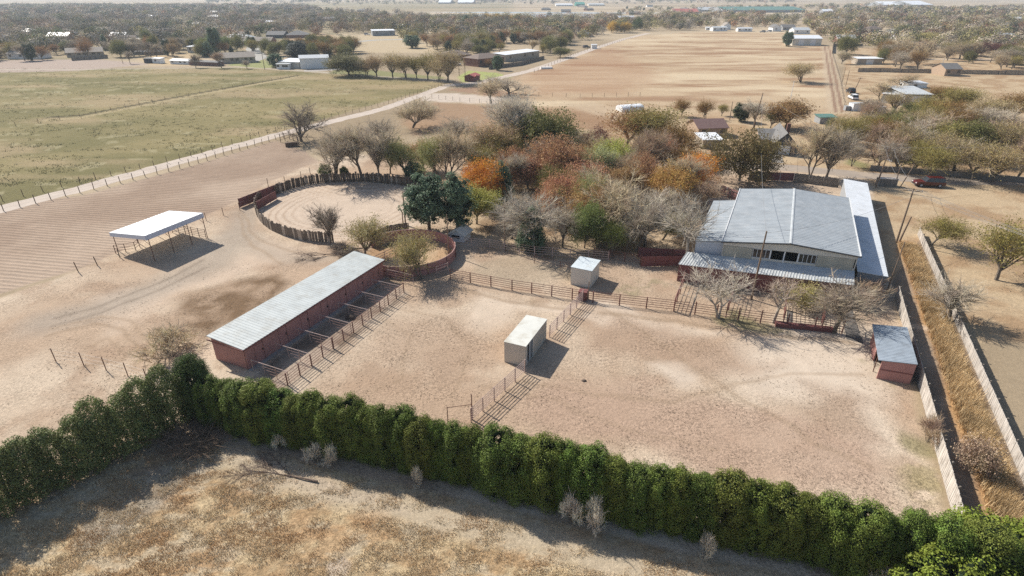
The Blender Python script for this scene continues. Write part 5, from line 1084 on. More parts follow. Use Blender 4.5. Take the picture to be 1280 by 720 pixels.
# small red ring
ringp = [Vector((-15.4 + 7.0 * math.cos(a), 78.3 + 7.0 * math.sin(a))) for a in [R(218 + 14 * i) for i in range(22)]]
s = thing('round_pen', (-15.4, 78.3), 'small solid walled red steel ring with sandy floor behind the stable', 'round pen')
mb = MB()
for a, b in zip(ringp[:-1], ringp[1:]): mb.wall(a, b, .02, 1.6, .07)
part('steel_panel', mb, 'red_wall', s)
for z in (.75, 1.6):
    mb = MB()
    for a, b in zip(ringp[:-1], ringp[1:]):
        c0 = Vector((-15.4, 78.3)); e = lambda p: p + (p - c0).normalized() * .07
        mb.tube((*e(a), z), (*e(b), z), .035, None, 5, False)
    part('rail', mb, 'pale_pipe' if z > 1 else 'red_panel', s)
pm = MB(); pm.tube((0, 0, 0), (0, 0, 1.72), .055); pm = pm.mesh('post', 'red_panel')
for p in ringp[::2]: q = Vector((-15.4, 78.3)); e = p + (p - q).normalized() * .1 - q; pobj('post', pm, s, (e.x, e.y, 0))
def beam(name, label, cat, a, b, r, m):
    mb = MB(); mb.tube(a, b, r, r * .9, 7); return solo(name, mb, m, label, cat, loc=((a[0] + b[0]) / 2, (a[1] + b[1]) / 2, 0))
p, q = G(467, 321, 1.2), G(493, 309, 1.2); pipe_fence('whitish low rail gate leading into the small red ring', [Vector(p[:2]), Vector(q[:2])], 1.25, 1.9, (.4, .8, 1.2), .05, .04, 'pale_pipe', name='gate', cat='gate')
pipe_fence('pale rail gate at the right foot of the small red ring', P2((546, 345), (560, 340)), 1.4, 2.0, (.5, 1.0, 1.4), .06, .035, 'pale_pipe', name='gate', cat='gate')
board_fence('low weathered plank fence between the big round pen and the red ring', P2((463, 301), (486, 291), (510, 287)), 1.3, .3, 'grey_wood')
# alley fences and yard fences
uA = Vector((math.cos(R(65)), math.sin(R(65))))
aL = Vector((42.7, 51.2)); board_fence('whitish board fence of the alley, on the side of the sandy pens', [aL - uA * 24, aL - uA * 1.2, aL + uA * 15.6], 1.75, .15, 'white_wood', hv=.02)
aR = Vector((48.0, 49.0)); board_fence('long whitish board fence on the far side of the alley grass', [aR - uA * 34, aR + uA * 12, aR + uA * 42], 1.3, .15, 'white_wood', hv=.02)
board_fence('weathered grey board fence with patched sections behind the metal building', P2((935, 225), (956, 225.5)), 1.8, .15, 'grey_wood')
board_fence('long weathered grey board fence by the residential road', P2((992, 227), (1047, 234)), 1.8, .15, 'grey_wood')
panel_fence('dark red double gate between the grey board fences', P2((957, 225.6), (991, 226.9)), 1.8, post='white_paint', step=3.2)
board_fence('pink striped corrugated fence behind the left corner of the metal building', P2((901, 243), (925, 252)), 1.8, .3, 'red_wall', m2='white_wood', gap=.05)
panel_fence('dark red solid panel fence at the grove edge, upper one of two', P2((797, 322.5), (861, 326)), 1.7)
panel_fence('dark red solid panel fence at the grove edge, lower one of two', P2((801, 334), (835, 333), (858, 333)), 1.6)
def stone_wall(label, pts, h=1.0, t=.35, m='stone', name='stone_wall', cat='wall'):
    mb = MB()
    for a, b in zip(pts[:-1], pts[1:]): mb.wall(a, b, 0, h, t)
    c = pts[0].lerp(pts[-1], .5); return solo(name, mb, m, label, cat, loc=(c.x, c.y, 0))
stone_wall('low dark stone wall along the residential road behind the poles', P2((1087, 213), (1130, 216), (1180, 220), (1300, 230)), 1.15)
board_fence('dark slatted fence around the far right yard', P2((1072, 90), (1100, 90), (1180, 92), (1290, 94)), 1.9, .5, 'grey_wood', gap=.08)
board_fence('short grey fence left of the far right yard beside the dirt lane', P2((1040, 67), (1041, 58), (1078, 58)), 1.9, .5, 'grey_wood')
board_fence('dark board fence behind the brick house with the conifer', P2((611, 87), (650, 82), (680, 74)), 1.9, .5, 'grey_wood')
board_fence('dark fence before the long tan house at the far left', P2((90, 76), (135, 73)), 1.8, .5, 'grey_wood')
# ---------------------------------------------------------------- poles and wires
def pole(label, u, v, vt, r=.15, lean=(0, 0), arm=0, m='pole_wood', name='utility_pole', adeg=-25, hgt=None):
    p = G(u, v); h = hgt or HZ(u, v, vt); s = thing(name, (p.x, p.y), label, 'pole'); mb = MB(); t = (lean[0], lean[1], h); mb.tube((0, 0, -.1), t, r, r * .65, 8); part('shaft', mb, m, s, local=True)
    if arm:
        mb = MB(); c = Vector((lean[0] * .95, lean[1] * .95, h * .95)); d = Vector((math.cos(R(adeg)), math.sin(R(adeg)), 0)) * arm / 2; n = Vector((-d.y, d.x, 0)).normalized() * .16
        mb.hexa([c - d + n * .6 - Vector((0, 0, .06)), c - d + n - Vector((0, 0, .06)), c + d + n - Vector((0, 0, .06)), c + d + n * .6 - Vector((0, 0, .06))][::-1], [c - d + n * .6 + Vector((0, 0, .06)), c - d + n + Vector((0, 0, .06)), c + d + n + Vector((0, 0, .06)), c + d + n * .6 + Vector((0, 0, .06))][::-1])
        part('crossarm', mb, m, s, local=True)
        for k in (-.9, -.4, .4, .9):
            mb = MB(); q = c + d * k + n * .8; mb.tube(q + Vector((0, 0, .06)), q + Vector((0, 0, .25)), .05, .03); part('insulator', mb, 'steel_light', s, local=True)
    return Vector((p.x + lean[0], p.y + lean[1], h))
PA = pole('tall utility pole with crossarm at the top of the alley', 1120.5, 303, 236, .15, (.1, .2), 2.6)
pole('short wooden stub pole beside the tall one with crossarm', 1124, 302, 272, .15, (.9, .4))
pole('thin pale pole at the near end of the long metal wing', 1108.5, 364, 302, .09, (.2, 0))
PB = pole('utility pole by the road, left one of three', 1094.5, 235, 184, .15, (.5, 0), 2.0)
pole('plain wooden pole by the road, middle one of three', 1118, 233, 205, .13)
pole('slanting pale pole by the road, right one of three', 1125, 234, 205, .10, (1.5, 0))
PC = pole('dark wooden pole rising before the porch of the metal building', 939.0, 374, 289, .14, (.1, 0))
PD = pole('leaning wooden pole at the edge of the tan field', 940, 165, 116, .17, (1.0, 0))
pole('short dark pole at the edge of the tan field near the rusty trees', 912, 150, 127, .12)
pole('white pipe post standing in the tan field', 988, 124, 101, .13, m='white_paint', name='white_post')
pole('wooden light pole standing inside the round pen', 507, 281, 240, .13, name='light_pole')
pole('short wooden post beside the light pole in the round pen', 504, 281, 265, .11, name='wooden_post')
pole('rusty pole among the pines near the small red ring', 561, 318, 268, .10)
pole('wooden pole in the grove before the broad pale bare tree', 631, 313, 258, .13)
pole('rusty post by the cream shed and the feeder', 735, 374, 352, .08, name='wooden_post')
pole('tall red post with a diagonal rail near the hedge', 590.5, 525, 493, .06, m='red_pipe', name='tall_post')
PE = pole('leaning pole above the junk yard workshop', 1066, 117, 97, .16, (1.5, 0), 1.5)
PF = pole('thin roadside pole by the dirt lane, left one of two', 1052, 105, 84, .12)
pole('thin roadside pole by the dirt lane, right one of two', 1057, 108, 88, .12)
PG = pole('utility pole beside the dark cedar clump and the workshop', 331, 87, 55, .17, (0, 0), 2.2)
PH = pole('utility pole by the green lawn at the lane bend', 581.5, 98, 78, .15)
pole('utility pole left of its pair by the green lawn', 574, 95, 74, .14)
pole('tall pole at the far end of the gravel road', 746, 45, 28, .25)
pole('tall pole in the trees before the yellow trees', 581, 45, 32, .22)
pole('tall pole in the long tree belt above the brick house', 642, 52, 32, .22)
pole('pole beside the bare tree left of the parked camper', 154, 80, 70, .12)
pole('white topped pole at the right edge yard', 1176, 87, 72, .13, m='steel_light')
def wire(label, a, b, sag, r=.02, n=14):
    mb = MB(); a = Vector(a); b = Vector(b); pr = a
    for i in range(1, n + 1):
        t = i / n; q = a.lerp(b, t) - Vector((0, 0, sag * 4 * t * (1 - t))); mb.tube(pr, q, r, r, 3, False); pr = q
    solo('power_line', mb, 'wire', label, 'wire', 'overhead wires', loc=(a.x, a.y, 0))
nxt = Vector((70, 45, 9.5)); U3 = Vector((math.cos(R(-25)), math.sin(R(-25)), 0))
for k in (-1.1, -.5, .5, 1.1): wire('overhead wire running from the tall crossarm pole towards the lower right', PA + U3 * k + Vector((0, 0, -.2)), nxt + U3 * k, 1.0)
for k in (-.7, .7): wire('overhead wire between the tall crossarm pole and the left roadside pole', PA + U3 * k, PB + U3 * k - Vector((0, 0, .4)), .9)
wire('service wire over the arena roof from the dark wooden pole to the alley', PC - Vector((0, 0, .2)), PA - Vector((0, 0, 1.2)), 1.0)
wire('service wire from the dark wooden pole across the porch towards the grove', PC - Vector((0, 0, .2)), PD - Vector((0, 0, .5)), 2.5)
wire('wire from the leaning pole to the left roadside pole', PD, PB, 2.0)
wire('wire from the left roadside pole past the parked car', PB, (150, 128, 9), 1.6)
# ---------------------------------------------------------------- vehicles
def car(label, x, y, rz, paint='car_red', name='parked_car', L=5.5, W=2.0, Hh=1.9, group=None):
    s = thing(name, (x, y), label, 'car', group, rz)
    pr = [(-.5, .45), (-.5, .95), (-.485, 1.06), (.16, 1.10), (.22, 1.10), (.46, 1.0), (.5, .85), (.5, .45)]
    mb = MB(); w = W / 2
    lo = [(px_ * L, z) for px_, z in pr]
    n = len(lo); vs = [(a, -w, b) for a, b in lo] + [(a, w, b) for a, b in lo] ; vs[2] = (vs[2][0], -w + .06, vs[2][2])
    fs = [tuple(range(n))[::-1][::-1], tuple(range(2 * n - 1, n - 1, -1))] + [(i, n + i, n + (i + 1) % n, (i + 1) % n) for i in range(n)]
    mb.add(vs, fs)
    part('body', mb, paint, s, local=True)
    mb = MB(); b0 = [(-.485 * L, 1.065), (.20 * L, 1.105)]; t0 = [(-.44 * L, Hh - .05), (.09 * L, Hh - .03)]
    mb.hexa(((b0[0][0], -w + .05, 1.06), (b0[1][0], -w + .05, 1.10), (b0[1][0], w - .05, 1.10), (b0[0][0], w - .05, 1.06)), ((t0[0][0], -w + .22, t0[0][1]), (t0[1][0], -w + .22, t0[1][1]), (t0[1][0], w - .22, t0[1][1]), (t0[0][0], w - .22, t0[0][1])))
    cab = part('cabin_glass', mb, 'glass', s, local=True)
    mb = MB(); mb.hexa(((-.45 * L, -w + .20, Hh - .06), (.10 * L, -w + .20, Hh - .04), (.10 * L, w - .20, Hh - .04), (-.45 * L, w - .20, Hh - .06)), ((-.43 * L, -w + .27, Hh), (.08 * L, -w + .27, Hh), (.08 * L, w - .27, Hh), (-.43 * L, w - .27, Hh)))
    part('roof', mb, paint, s, local=True)
    for f_, g_ in ((-.26, -.25), (-.06, -.06), (.135, .09)):
        for sd in (-1, 1):
            mb = MB(); mb.tube((f_ * L, sd * (w - .04), 1.07), (g_ * L, sd * (w - .205), Hh - .05), .05, .05, 4); part('window_pillar', mb, paint, cab, local=True)
    for fx in (-.31, .32):
        for sd in (-1, 1):
            mb = MB(); mb.tube((fx * L, sd * (w - .24), .37), (fx * L, sd * (w + .012), .37), .37, .37, 16); wh = part('wheel', mb, 'tyre', s, local=True)
            mb = MB(); mb.tube((fx * L, sd * (w + .013), .37), (fx * L, sd * (w + .03), .37), .23, .20, 10); part('rim', mb, 'rim', wh, local=True)
    for sd in (-1, 1):
        mb = MB(); mb.box(L / 2 - .03, L / 2 + .02, sd * .72 - .17, sd * .72 + .17, .72, .88); part('headlight', mb, 'lamp_clear', s, local=True)
        mb = MB(); mb.box(-L / 2 - .02, -L / 2 + .03, sd * .82 - .1, sd * .82 + .1, .75, 1.03); part('tail_light', mb, 'lamp_red', s, local=True)
    mb = MB(); mb.box(L / 2 - .05, L / 2 + .08, -w + .05, w - .05, .40, .60); part('bumper', mb, 'black_paint', s, local=True)
    mb = MB(); mb.box(-.42 * L, .05 * L, -w + .32, -w + .36, Hh + .02, Hh + .06); mb.box(-.42 * L, .05 * L, w - .36, w - .32, Hh + .02, Hh + .06); part('roof_rack', mb, 'black_paint', s, local=True)
    return s
p = G(1163, 234); car('dark red family car parked on the dirt verge at the right', p.x, p.y + .8, R(172))
for u, v, rz, pt, lb in ((733, 60, 30, 'dark_wall', 'dark car parked left of the white box trailer on the gravel road'), (1063, 116, 80, 'black_paint', 'black pickup-like car at the junk yard entrance'), (1066, 124, 80, 'white_van', 'white car behind the black one in the junk yard'),
                         (961, 40, 170, 'white_van', 'white car parked left of the white gabled garage'), (953, 40.5, 170, 'grey_wall', 'grey car parked farther left of the white gabled garage'), (422, 79, 5, 'dark_wall', 'dark car parked right of the white metal workshop'),
                         (459, 44, 10, 'white_van', 'white car parked left of the long blue grey shed'), (447, 55, 5, 'black_paint', 'dark car on the far street under the bare trees'), (570, 82, 5, 'white_van', 'white car under the carport by the brown roofed house')):
    p = G(u, v); car(lb, p.x, p.y, R(rz), pt)
# junk yard and small items
def crate(name, label, cat, u, v, l, w, h, m, rz=0, extra=None):
    p = G(u, v); s = thing(name, (p.x, p.y), label, cat, None, R(rz)); mb = MB(); mb.box(-l / 2, l / 2, -w / 2, w / 2, .02, h); part('body', mb, m, s, local=True)
    mb = MB(); mb.box(-l / 2 - .04, l / 2 + .04, -w / 2 - .04, w / 2 + .04, h + .002, h + .06); part('lid', mb, extra or m, s, local=True)
    for a_ in (-1, 1):
        mb = MB(); mb.box(a_ * l / 2 * .98 - .04, a_ * l / 2 * .98 + .04, -w / 2 - .03, -w / 2 + .03, 0, h); part('corner_post', mb, extra or 'rust_pipe', s, local=True)
    return s
crate('storage_box', 'white cargo box at the near end of the junk yard', 'box', 1069, 138, 4, 2.4, 2.4, 'white_van', 10, 'tin_metal')
crate('storage_box', 'grey cargo box between the parked vehicles of the junk yard', 'box', 1082, 138, 4, 2.4, 2.0, 'grey_wall', 5, 'tin_metal')
crate('trailer', 'flat white trailer with junk behind the leaning bare trees', 'trailer', 1092, 137, 7, 2.3, 1.0, 'tan_wall', 3, 'white_paint')
crate('storage_box', 'white freezer-like box at the corner of the block workshop', 'box', 1164, 134, 1.6, 1.6, 2.0, 'white_van', 20, 'tin_metal')
crate('storage_box', 'white machine among scrap right of the block workshop', 'box', 1171, 132, 2.4, 1.8, 1.5, 'white_paint', 30, 'tin_metal')
crate('storage_box', 'pale junk pile box in the thicket above the stone wall', 'box', 1106, 190, 2.5, 1.6, 1.2, 'white_paint', 15, 'tin_metal')
crate('storage_box', 'bluish barrel stack cover in the thicket above the stone wall', 'box', 1117, 201, 2.2, 1.8, 1.3, 'blue_tint', 5, 'grey_wall')
crate('log_bin', 'low wooden bin of grey planks between the roadside poles', 'bin', 1107, 232, 3.6, 1.2, 1.5, 'grey_wood', -8, 'white_wood')
crate('feeder', 'small dark red feeder box at the fence corner by the cream shed', 'feeder', 728.5, 374, 1.0, .9, 1.2, 'red_panel', -20)
crate('trough', 'long dark red trough lying in the rail pen', 'trough', 1004, 411, 6.2, .6, .45, 'red_panel', -12)
crate('trough', 'low dark bin by the cattle rails at the lane corner', 'bin', 365, 183, 3.0, 1.0, 1.0, 'post_wood', 20)
crate('tank', 'dark water tank standing on the grass by the workshop trees', 'tank', 1058, 138, 1.5, 1.5, 1.4, 'grey_wall', 0)
crate('storage_box', 'white bags and rubble heap beside the gravel road', 'heap', 683, 86, 6, 2, .8, 'white_paint', 10)
# hay mound in one run
def mound(name, label, cat, x, y, rx, ry, h, m, seed=1):
    mb = MB(); rnd = random.Random(seed); rings, seg = 5, 14; top = (0, 0, h); vs = [top]
    for i in range(1, rings + 1):
        t = i / rings
        for k in range(seg):
            a = 2 * math.pi * k / seg; q = 1 + rnd.uniform(-.12, .12); vs.append((rx * t * q * math.cos(a), ry * t * q * math.sin(a), h * math.cos(t * math.pi / 2) * (1 + rnd.uniform(-.15, .15)) - (.05 if i == rings else 0)))
    fs = [(0, 1 + k, 1 + (k + 1) % seg) for k in range(seg)]
    for i in range(rings - 1):
        for k in range(seg): a = 1 + i * seg + k; b = 1 + i * seg + (k + 1) % seg; fs.append((a, a + seg, b + seg, b))
    mb.add(vs, fs); o = pobj(name, mb.mesh(name, m, (0, 0, 0), True)); o.location = (x, y, 0); meta(o, label, cat); return o
p = G(438, 398); mound('manure_pile', 'small dark manure pile in one of the shaded stable runs', 'pile', p.x, p.y, .7, .6, .45, 'mound')
p = G(732, 473 - 0); 
p = G(730, 476); mound('manure_pile', 'small dark lump on the pen sand right of the container', 'pile', p.x, p.y, .3, .25, .15, 'mound', 3)
# brush pile and fallen branch
def brush(name, label, cat, x, y, rad, n, h, m, seed, lmin=.8, lmax=2.4):
    rnd = random.Random(seed); mb = MB()
    for _ in range(n):
        a = rnd.uniform(0, 6.28); r_ = rad * math.sqrt(rnd.random()); c = Vector((r_ * math.cos(a), r_ * .7 * math.sin(a), rnd.uniform(.03, h * (1 - r_ / rad * .7)))); d = rdir(Vector((0, 0, 1)), R(rnd.uniform(60, 95)), rnd); l_ = rnd.uniform(lmin, lmax); q0 = rnd.uniform(.01, .035)
        e = c + d * l_; m_ = c.lerp(e, .5) + Vector((rnd.uniform(-.15, .15), rnd.uniform(-.15, .15), rnd.uniform(0, .15)))
        mb.tube(c, m_, q0, q0 * .7, 4, False); mb.tube(m_, e, q0 * .7, q0 * .3, 4, False)
        for _ in range(3): f = m_.lerp(e, rnd.random()); mb.tube(f, f + rdir(d, R(40), rnd) * rnd.uniform(.2, .7), q0 * .35, .004, 3, False)
    o = pobj(name, mb.mesh(name, m)); o.location = (x, y, 0); meta(o, label, cat); return o
p = G(238, 556); brush('brush_pile', 'heap of dead grey branches in the hedge corner', 'brush pile', p.x, p.y, 2.8, 420, 1.4, 'pole_wood', 4)
def fallen(name, label, x, y, rz, L, m, seed):
    rnd = random.Random(seed); mb = MB(); T = Tree.__new__(Tree); 
    def rec(p, d, l_, r_, lev):
        q = p
        for i in range(4):
            d = (d + Vector((rnd.gauss(0, .08), rnd.gauss(0, .08), rnd.gauss(0, .03)))).normalized(); e = q + d * l_ / 4; e.z = max(.04, min(e.z, .7)); mb.tube(q, e, r_ * (1 - i * .2), r_ * (1 - (i + 1) * .2), 5, False); q = e
            if lev < 3 and i > 0:
                for _ in range(3 - (lev == 0)): rec(e, (rdir(d, R(rnd.uniform(20, 50)), rnd) * Vector((1, 1, .4))).normalized(), l_ * rnd.uniform(.35, .6), r_ * .45, lev + 1)
    rec(Vector((0, 0, .12)), Vector((1, 0, 0)), L, .09, 0)
    o = pobj(name, mb.mesh(name, m)); o.location = (x, y, 0); o.rotation_euler = (0, 0, rz); meta(o, label, 'branch'); return o
p = G(397, 603); fallen('fallen_branch', 'long fallen branch with dry reddish twigs on the weedy lot', p.x, p.y, R(172), 4.6, 'twig_dry', 5)
p = G(416, 332); 
for i, (u, v, rz, L) in enumerate(((425, 318, 190, 4), (440, 312, 20, 4))):
    p = G(u, v); fallen('fallen_branch', ('dead branch lying left of the olive tree behind the stable', 'dead branch lying behind the olive tree near the stable')[i], p.x, p.y, R(rz), L, 'twig_dry', 9 + i)
# ---------------------------------------------------------------- dry grass as stuff
def tufts(name, label, n, fn, colf, hmin, hmax, blades=5, spread=.07, bw=.012, cat=None):
    rnd = np.random.RandomState(len(name) + n); P = fn(rnd, n); n = len(P); C = colf(P, rnd)
    nb = n * blades; base = np.repeat(P, blades, 0) + rnd.normal(0, spread, (nb, 2)); hh = rnd.uniform(hmin, hmax, nb); a = rnd.uniform(0, 6.283, nb); ln = rnd.uniform(.1, .7, nb) * hh
    v0 = np.stack([base[:, 0] - np.sin(a) * bw, base[:, 1] + np.cos(a) * bw, np.zeros(nb)], 1); v1 = np.stack([base[:, 0] + np.sin(a) * bw, base[:, 1] - np.cos(a) * bw, np.zeros(nb)], 1)
    v2 = np.stack([base[:, 0] + np.cos(a) * ln, base[:, 1] + np.sin(a) * ln, hh], 1); V = np.stack([v0, v1, v2], 1).reshape(-1, 3)
    me = bpy.data.meshes.new(name); me.vertices.add(len(V)); me.vertices.foreach_set('co', V.ravel()); me.loops.add(len(V)); me.loops.foreach_set('vertex_index', np.arange(len(V), dtype=np.int32))
    me.polygons.add(nb); me.polygons.foreach_set('loop_start', np.arange(0, len(V), 3, dtype=np.int32)); me.polygons.foreach_set('loop_total', np.full(nb, 3, np.int32)); me.update(calc_edges=True)
    cc = np.repeat(C, blades * 3, 0); ca = me.color_attributes.new('Col', 'FLOAT_COLOR', 'POINT'); ca.data.foreach_set('color', np.hstack([cc, np.ones((len(cc), 1))]).ravel().astype(np.float32))
    me.materials.append(M['drygrass']); o = pobj(name, me); meta(o, label, None, None, 'stuff'); return o
def weedpts(rnd, n):
    Q = []
    while len(Q) < n:
        m_ = n * 2; X_ = rnd.uniform(-38, 30, m_); Y_ = rnd.uniform(23, 41, m_); sd = poly_sd(X_, Y_, weed); dn = fbm(X_ / 1.6, Y_ / 1.1, 4); k = (sd > .9) & (dn + rnd.uniform(-.12, .12, m_) > np.where(sd < 3.2, .60, .46)) & (np.abs(X_) < DCn(Y_) * .93)
        Q += list(np.stack([X_[k], Y_[k]], 1))
    return np.array(Q[:n])
def DCn(y): return y * cP + H * sP
def weedcol(P, rnd):
    a = np.array([(.74, .60, .40), (.66, .46, .26), (.60, .52, .38), (.52, .36, .21), (.74, .62, .43)]); t = fbm(P[:, 0] / 3.1 + 4, P[:, 1] / 1.8 + 11, 5)
    i = np.where(t > .55, rnd.choice([1, 3, 1, 0], len(P)), rnd.choice([0, 0, 2, 4, 1], len(P))); return a[i] * rnd.uniform(.75, 1.2, (len(P), 1))
tufts('dry_weeds', 'knee high dry straw and russet weeds covering the foreground lot', 24000, weedpts, weedcol, .04, .17, 5, .11, .016)
def alleypts(rnd, n):
    t = rnd.uniform(-34, 36, n); s_ = rnd.normal(0, .52, n).clip(-1.2, 1.25); c = np.array([AL[0] + 3.45, AL[1] - 1.6]); return c + np.outer(t, [U.x, U.y]) + np.outer(s_, [U.y, -U.x])
tufts('tall_dry_grass', 'strip of tall orange brown dry grass growing in the alley', 16000, alleypts, lambda P, r: np.array([(.56, .40, .21), (.42, .29, .15), (.68, .52, .31)])[r.randint(0, 3, len(P))] * (.55 + .9 * fbm(P[:, 0] / 1.3, P[:, 1] / 1.3, 4))[:, None], .35, .95, 6, .14, .022)
def pastpts(rnd, n):
    q = np.array([G(u_, v_)[:2] for u_, v_ in zip(rnd.uniform(-20, 560, n * 2), 84 + 150 * rnd.random(n * 2) ** 1.2)]); sd = poly_sd(q[:, 0], q[:, 1], past); k = (sd > 1) & (fbm(q[:, 0] / 9, q[:, 1] / 4, 4) > .5); return q[k][:n]
tufts('pasture_clumps', 'scattered pale and green clumps of cropped pasture grass', 4500, pastpts, lambda P, r: np.array([(.36, .31, .15), (.26, .25, .11), (.46, .39, .24)])[r.choice(3, len(P), p=[.4, .4, .2])], .12, .30, 6, .35, .07)
def clodpts(rnd, n):
    q = np.array([G(u_, v_)[:2] for u_, v_ in zip(rnd.uniform(60, 1180, n * 3), rnd.uniform(330, 640, n * 3))]); sd = poly_sd(q[:, 0], q[:, 1], cor); k = (sd > 1.0) & (fbm(q[:, 0] / 3, q[:, 1] / 3, 4) + rnd.uniform(-.1, .1, len(q)) > .52); return q[k][:n]
tufts('dirt_clods', 'countless small clods and droppings strewn over the sandy pens', 8000, clodpts, lambda P, r: np.array([(.30, .24, .18), (.36, .29, .22), (.26, .21, .16)])[r.randint(0, 3, len(P))], .02, .06, 4, .05, .03)
# ---------------------------------------------------------------- the town's trees
def inpoly(P, x_, y_): return poly_sd(np.array([x_]), np.array([y_]), P)[0] > 0
RGN = [ # polygon, spacing, palette, phrase
 ([tuple(G(*q)[:2]) for q in ((-60, 80), (100, 74), (230, 71), (272, 72), (330, 70), (318, 62), (308, 50), (400, 45), (405, 30), (-60, 30))], 9.5, 'town', 'in the hazy left town wood'),
 ([tuple(G(*q)[:2]) for q in ((-60, 30), (405, 30), (440, 22), (380, 9), (-60, 8))], 11, 'town', 'in the hazy left town wood'),
 ([tuple(G(*q)[:2]) for q in ((405, 44), (430, 22), (600, 24), (760, 24), (870, 26), (862, 38), (760, 42), (700, 60), (560, 64), (505, 52), (500, 42))], 10, 'belt', 'in the mixed tree belt above the gravel road'),
 ([tuple(G(*q)[:2]) for q in ((560, 72), (540, 60), (600, 54), (700, 54), (720, 58), (690, 70), (640, 66), (590, 72))], 9, 'belt', 'around the brown roofed houses by the gravel road'),
 ([tuple(G(*q)[:2]) for q in ((815, 37), (830, 20), (900, 22), (1030, 24), (1040, 33), (980, 35), (880, 35))], 11, 'belt', 'in the row beyond the tan field'),
 ([tuple(G(*q)[:2]) for q in ((1035, 56), (1010, 42), (1030, 18), (1110, 13), (1300, 11), (1340, 60), (1340, 70), (1110, 66))], 9.5, 'right', 'in the wood on the right skyline'),
 ([tuple(G(*q)[:2]) for q in ((1105, 88), (1100, 66), (1340, 66), (1340, 90))], 9, 'right', 'in the fenced yards at the right'),
 ([tuple(G(*q)[:2]) for q in ((330, 66), (360, 60), (425, 58), (445, 66), (440, 76), (340, 70))], 8, 'ever', 'in the dark clump behind the white workshop'),
 ([tuple(G(*q)[:2]) for q in ((645, 58), (700, 50), (760, 42), (810, 38), (790, 34), (640, 44))], 10, 'belt', 'in the mixed tree belt above the gravel road'),
 ([tuple(G(*q)[:2]) for q in ((600, 6.5), (1000, 4.5), (1000, 1), (600, 1))], 60, 'town', 'on the horizon'),
 ([tuple(G(*q)[:2]) for q in ((250, 7.5), (640, 6), (640, 2), (250, 2))], 60, 'town', 'on the horizon'),
 ([tuple(G(*q)[:2]) for q in ((380, 22), (520, 21), (520, 17), (400, 15))], 26, 'town', 'far out'),
 ([tuple(G(*q)[:2]) for q in ((760, 24), (1000, 22), (1180, 14), (1100, 6), (780, 12))], 34, 'belt', 'far out'),
]
PALT = dict(town=[('bare', 'grey'), ('bare', 'grey'), ('bare', 'tan'), ('sparse', 'olive'), ('bare', 'dk'), ('sparse', 'warm'), ('bare', 'grey'), ('leafy', 'dkolive'), ('sparse', 'rust'), ('cedar', 'cedar'), ('bare', 'tan'), ('leafy', 'green')],
            belt=[('bare', 'tan'), ('sparse', 'olive'), ('sparse', 'olive'), ('bare', 'grey'), ('leafy', 'dkolive'), ('cedar', 'cedar'), ('sparse', 'rust'), ('sparse', 'warm')],
            right=[('bare', 'tan'), ('bare', 'grey'), ('sparse', 'olive'), ('leafy', 'maroon'), ('bare', 'tan'), ('sparse', 'brown'), ('bare', 'grey'), ('leafy', 'dkolive'), ('cedar', 'cedar'), ('sparse', 'olive')],
            ever=[('cedar', 'cedar'), ('cedar', 'cedar'), ('leafy', 'dkolive'), ('sparse', 'brown')])
WORDC = dict(grey='grey bare', tan='beige bare', warm='pinkish brown', olive='olive', dk='dark bare', rust='rusty', cedar='dark evergreen', brown='brown', dkolive='dark olive green', maroon='maroon', yellow='bright yellow', green='green')
cand = []
for P, spc, pal, ph_ in RGN:
    xs = [q[0] for q in P]; ysx = [q[1] for q in P]; A = (max(xs) - min(xs)) * (max(ysx) - min(ysx)); n = int(A / (spc * spc) * .8); n = min(n, 9000)
    qx = np.array([trnd.uniform(min(xs), max(xs)) for _ in range(n)]); qy = np.array([trnd.uniform(min(ysx), max(ysx)) for _ in range(n)])
    ok = (poly_sd(qx, qy, P) > 0) & (fbm(qx / 45, qy / 45, 3) > .40)
    for x_, y_ in zip(qx[ok], qy[ok]):
        if any((x_ - a_) ** 2 + (y_ - b_) ** 2 < (c_ * .75) ** 2 for a_, b_, c_ in HOUSES): continue
        # keep the house fronts open towards the drone
        if any(abs(x_ - a_) < c_ * .55 and 0 < b_ - y_ < c_ * 1.3 for a_, b_, c_ in HOUSES) and trnd.random() < .85: continue
        pl_ = PALT[pal]; k_, c_ = pl_[int((vnoise(np.array([x_ / 28.]), np.array([y_ / 40.]))[0] * 1.3 + trnd.uniform(-.25, .25)) * len(pl_)) % len(pl_)]; cand.append((math.hypot(x_, y_), x_, y_, k_, c_, ph_))
for u, v, vt, w_, lb in ((608, 27, 15, 18, 'bright yellow tree before the pond, left one of a close pair'), (620, 27, 16, 15, 'bright yellow tree before the pond, right one of a close pair'), (645, 26, 16, 20, 'golden yellow tree before the pond, standing alone'), (764, 41, 24, 18, 'yellow green tree at the end of the gravel road, left one'), (780, 41, 25, 16, 'yellow green tree at the end of the gravel road, right one')):
    tpx('leafy', u, v, vt, w_, 'yellow', 'yellow_tree', lb)
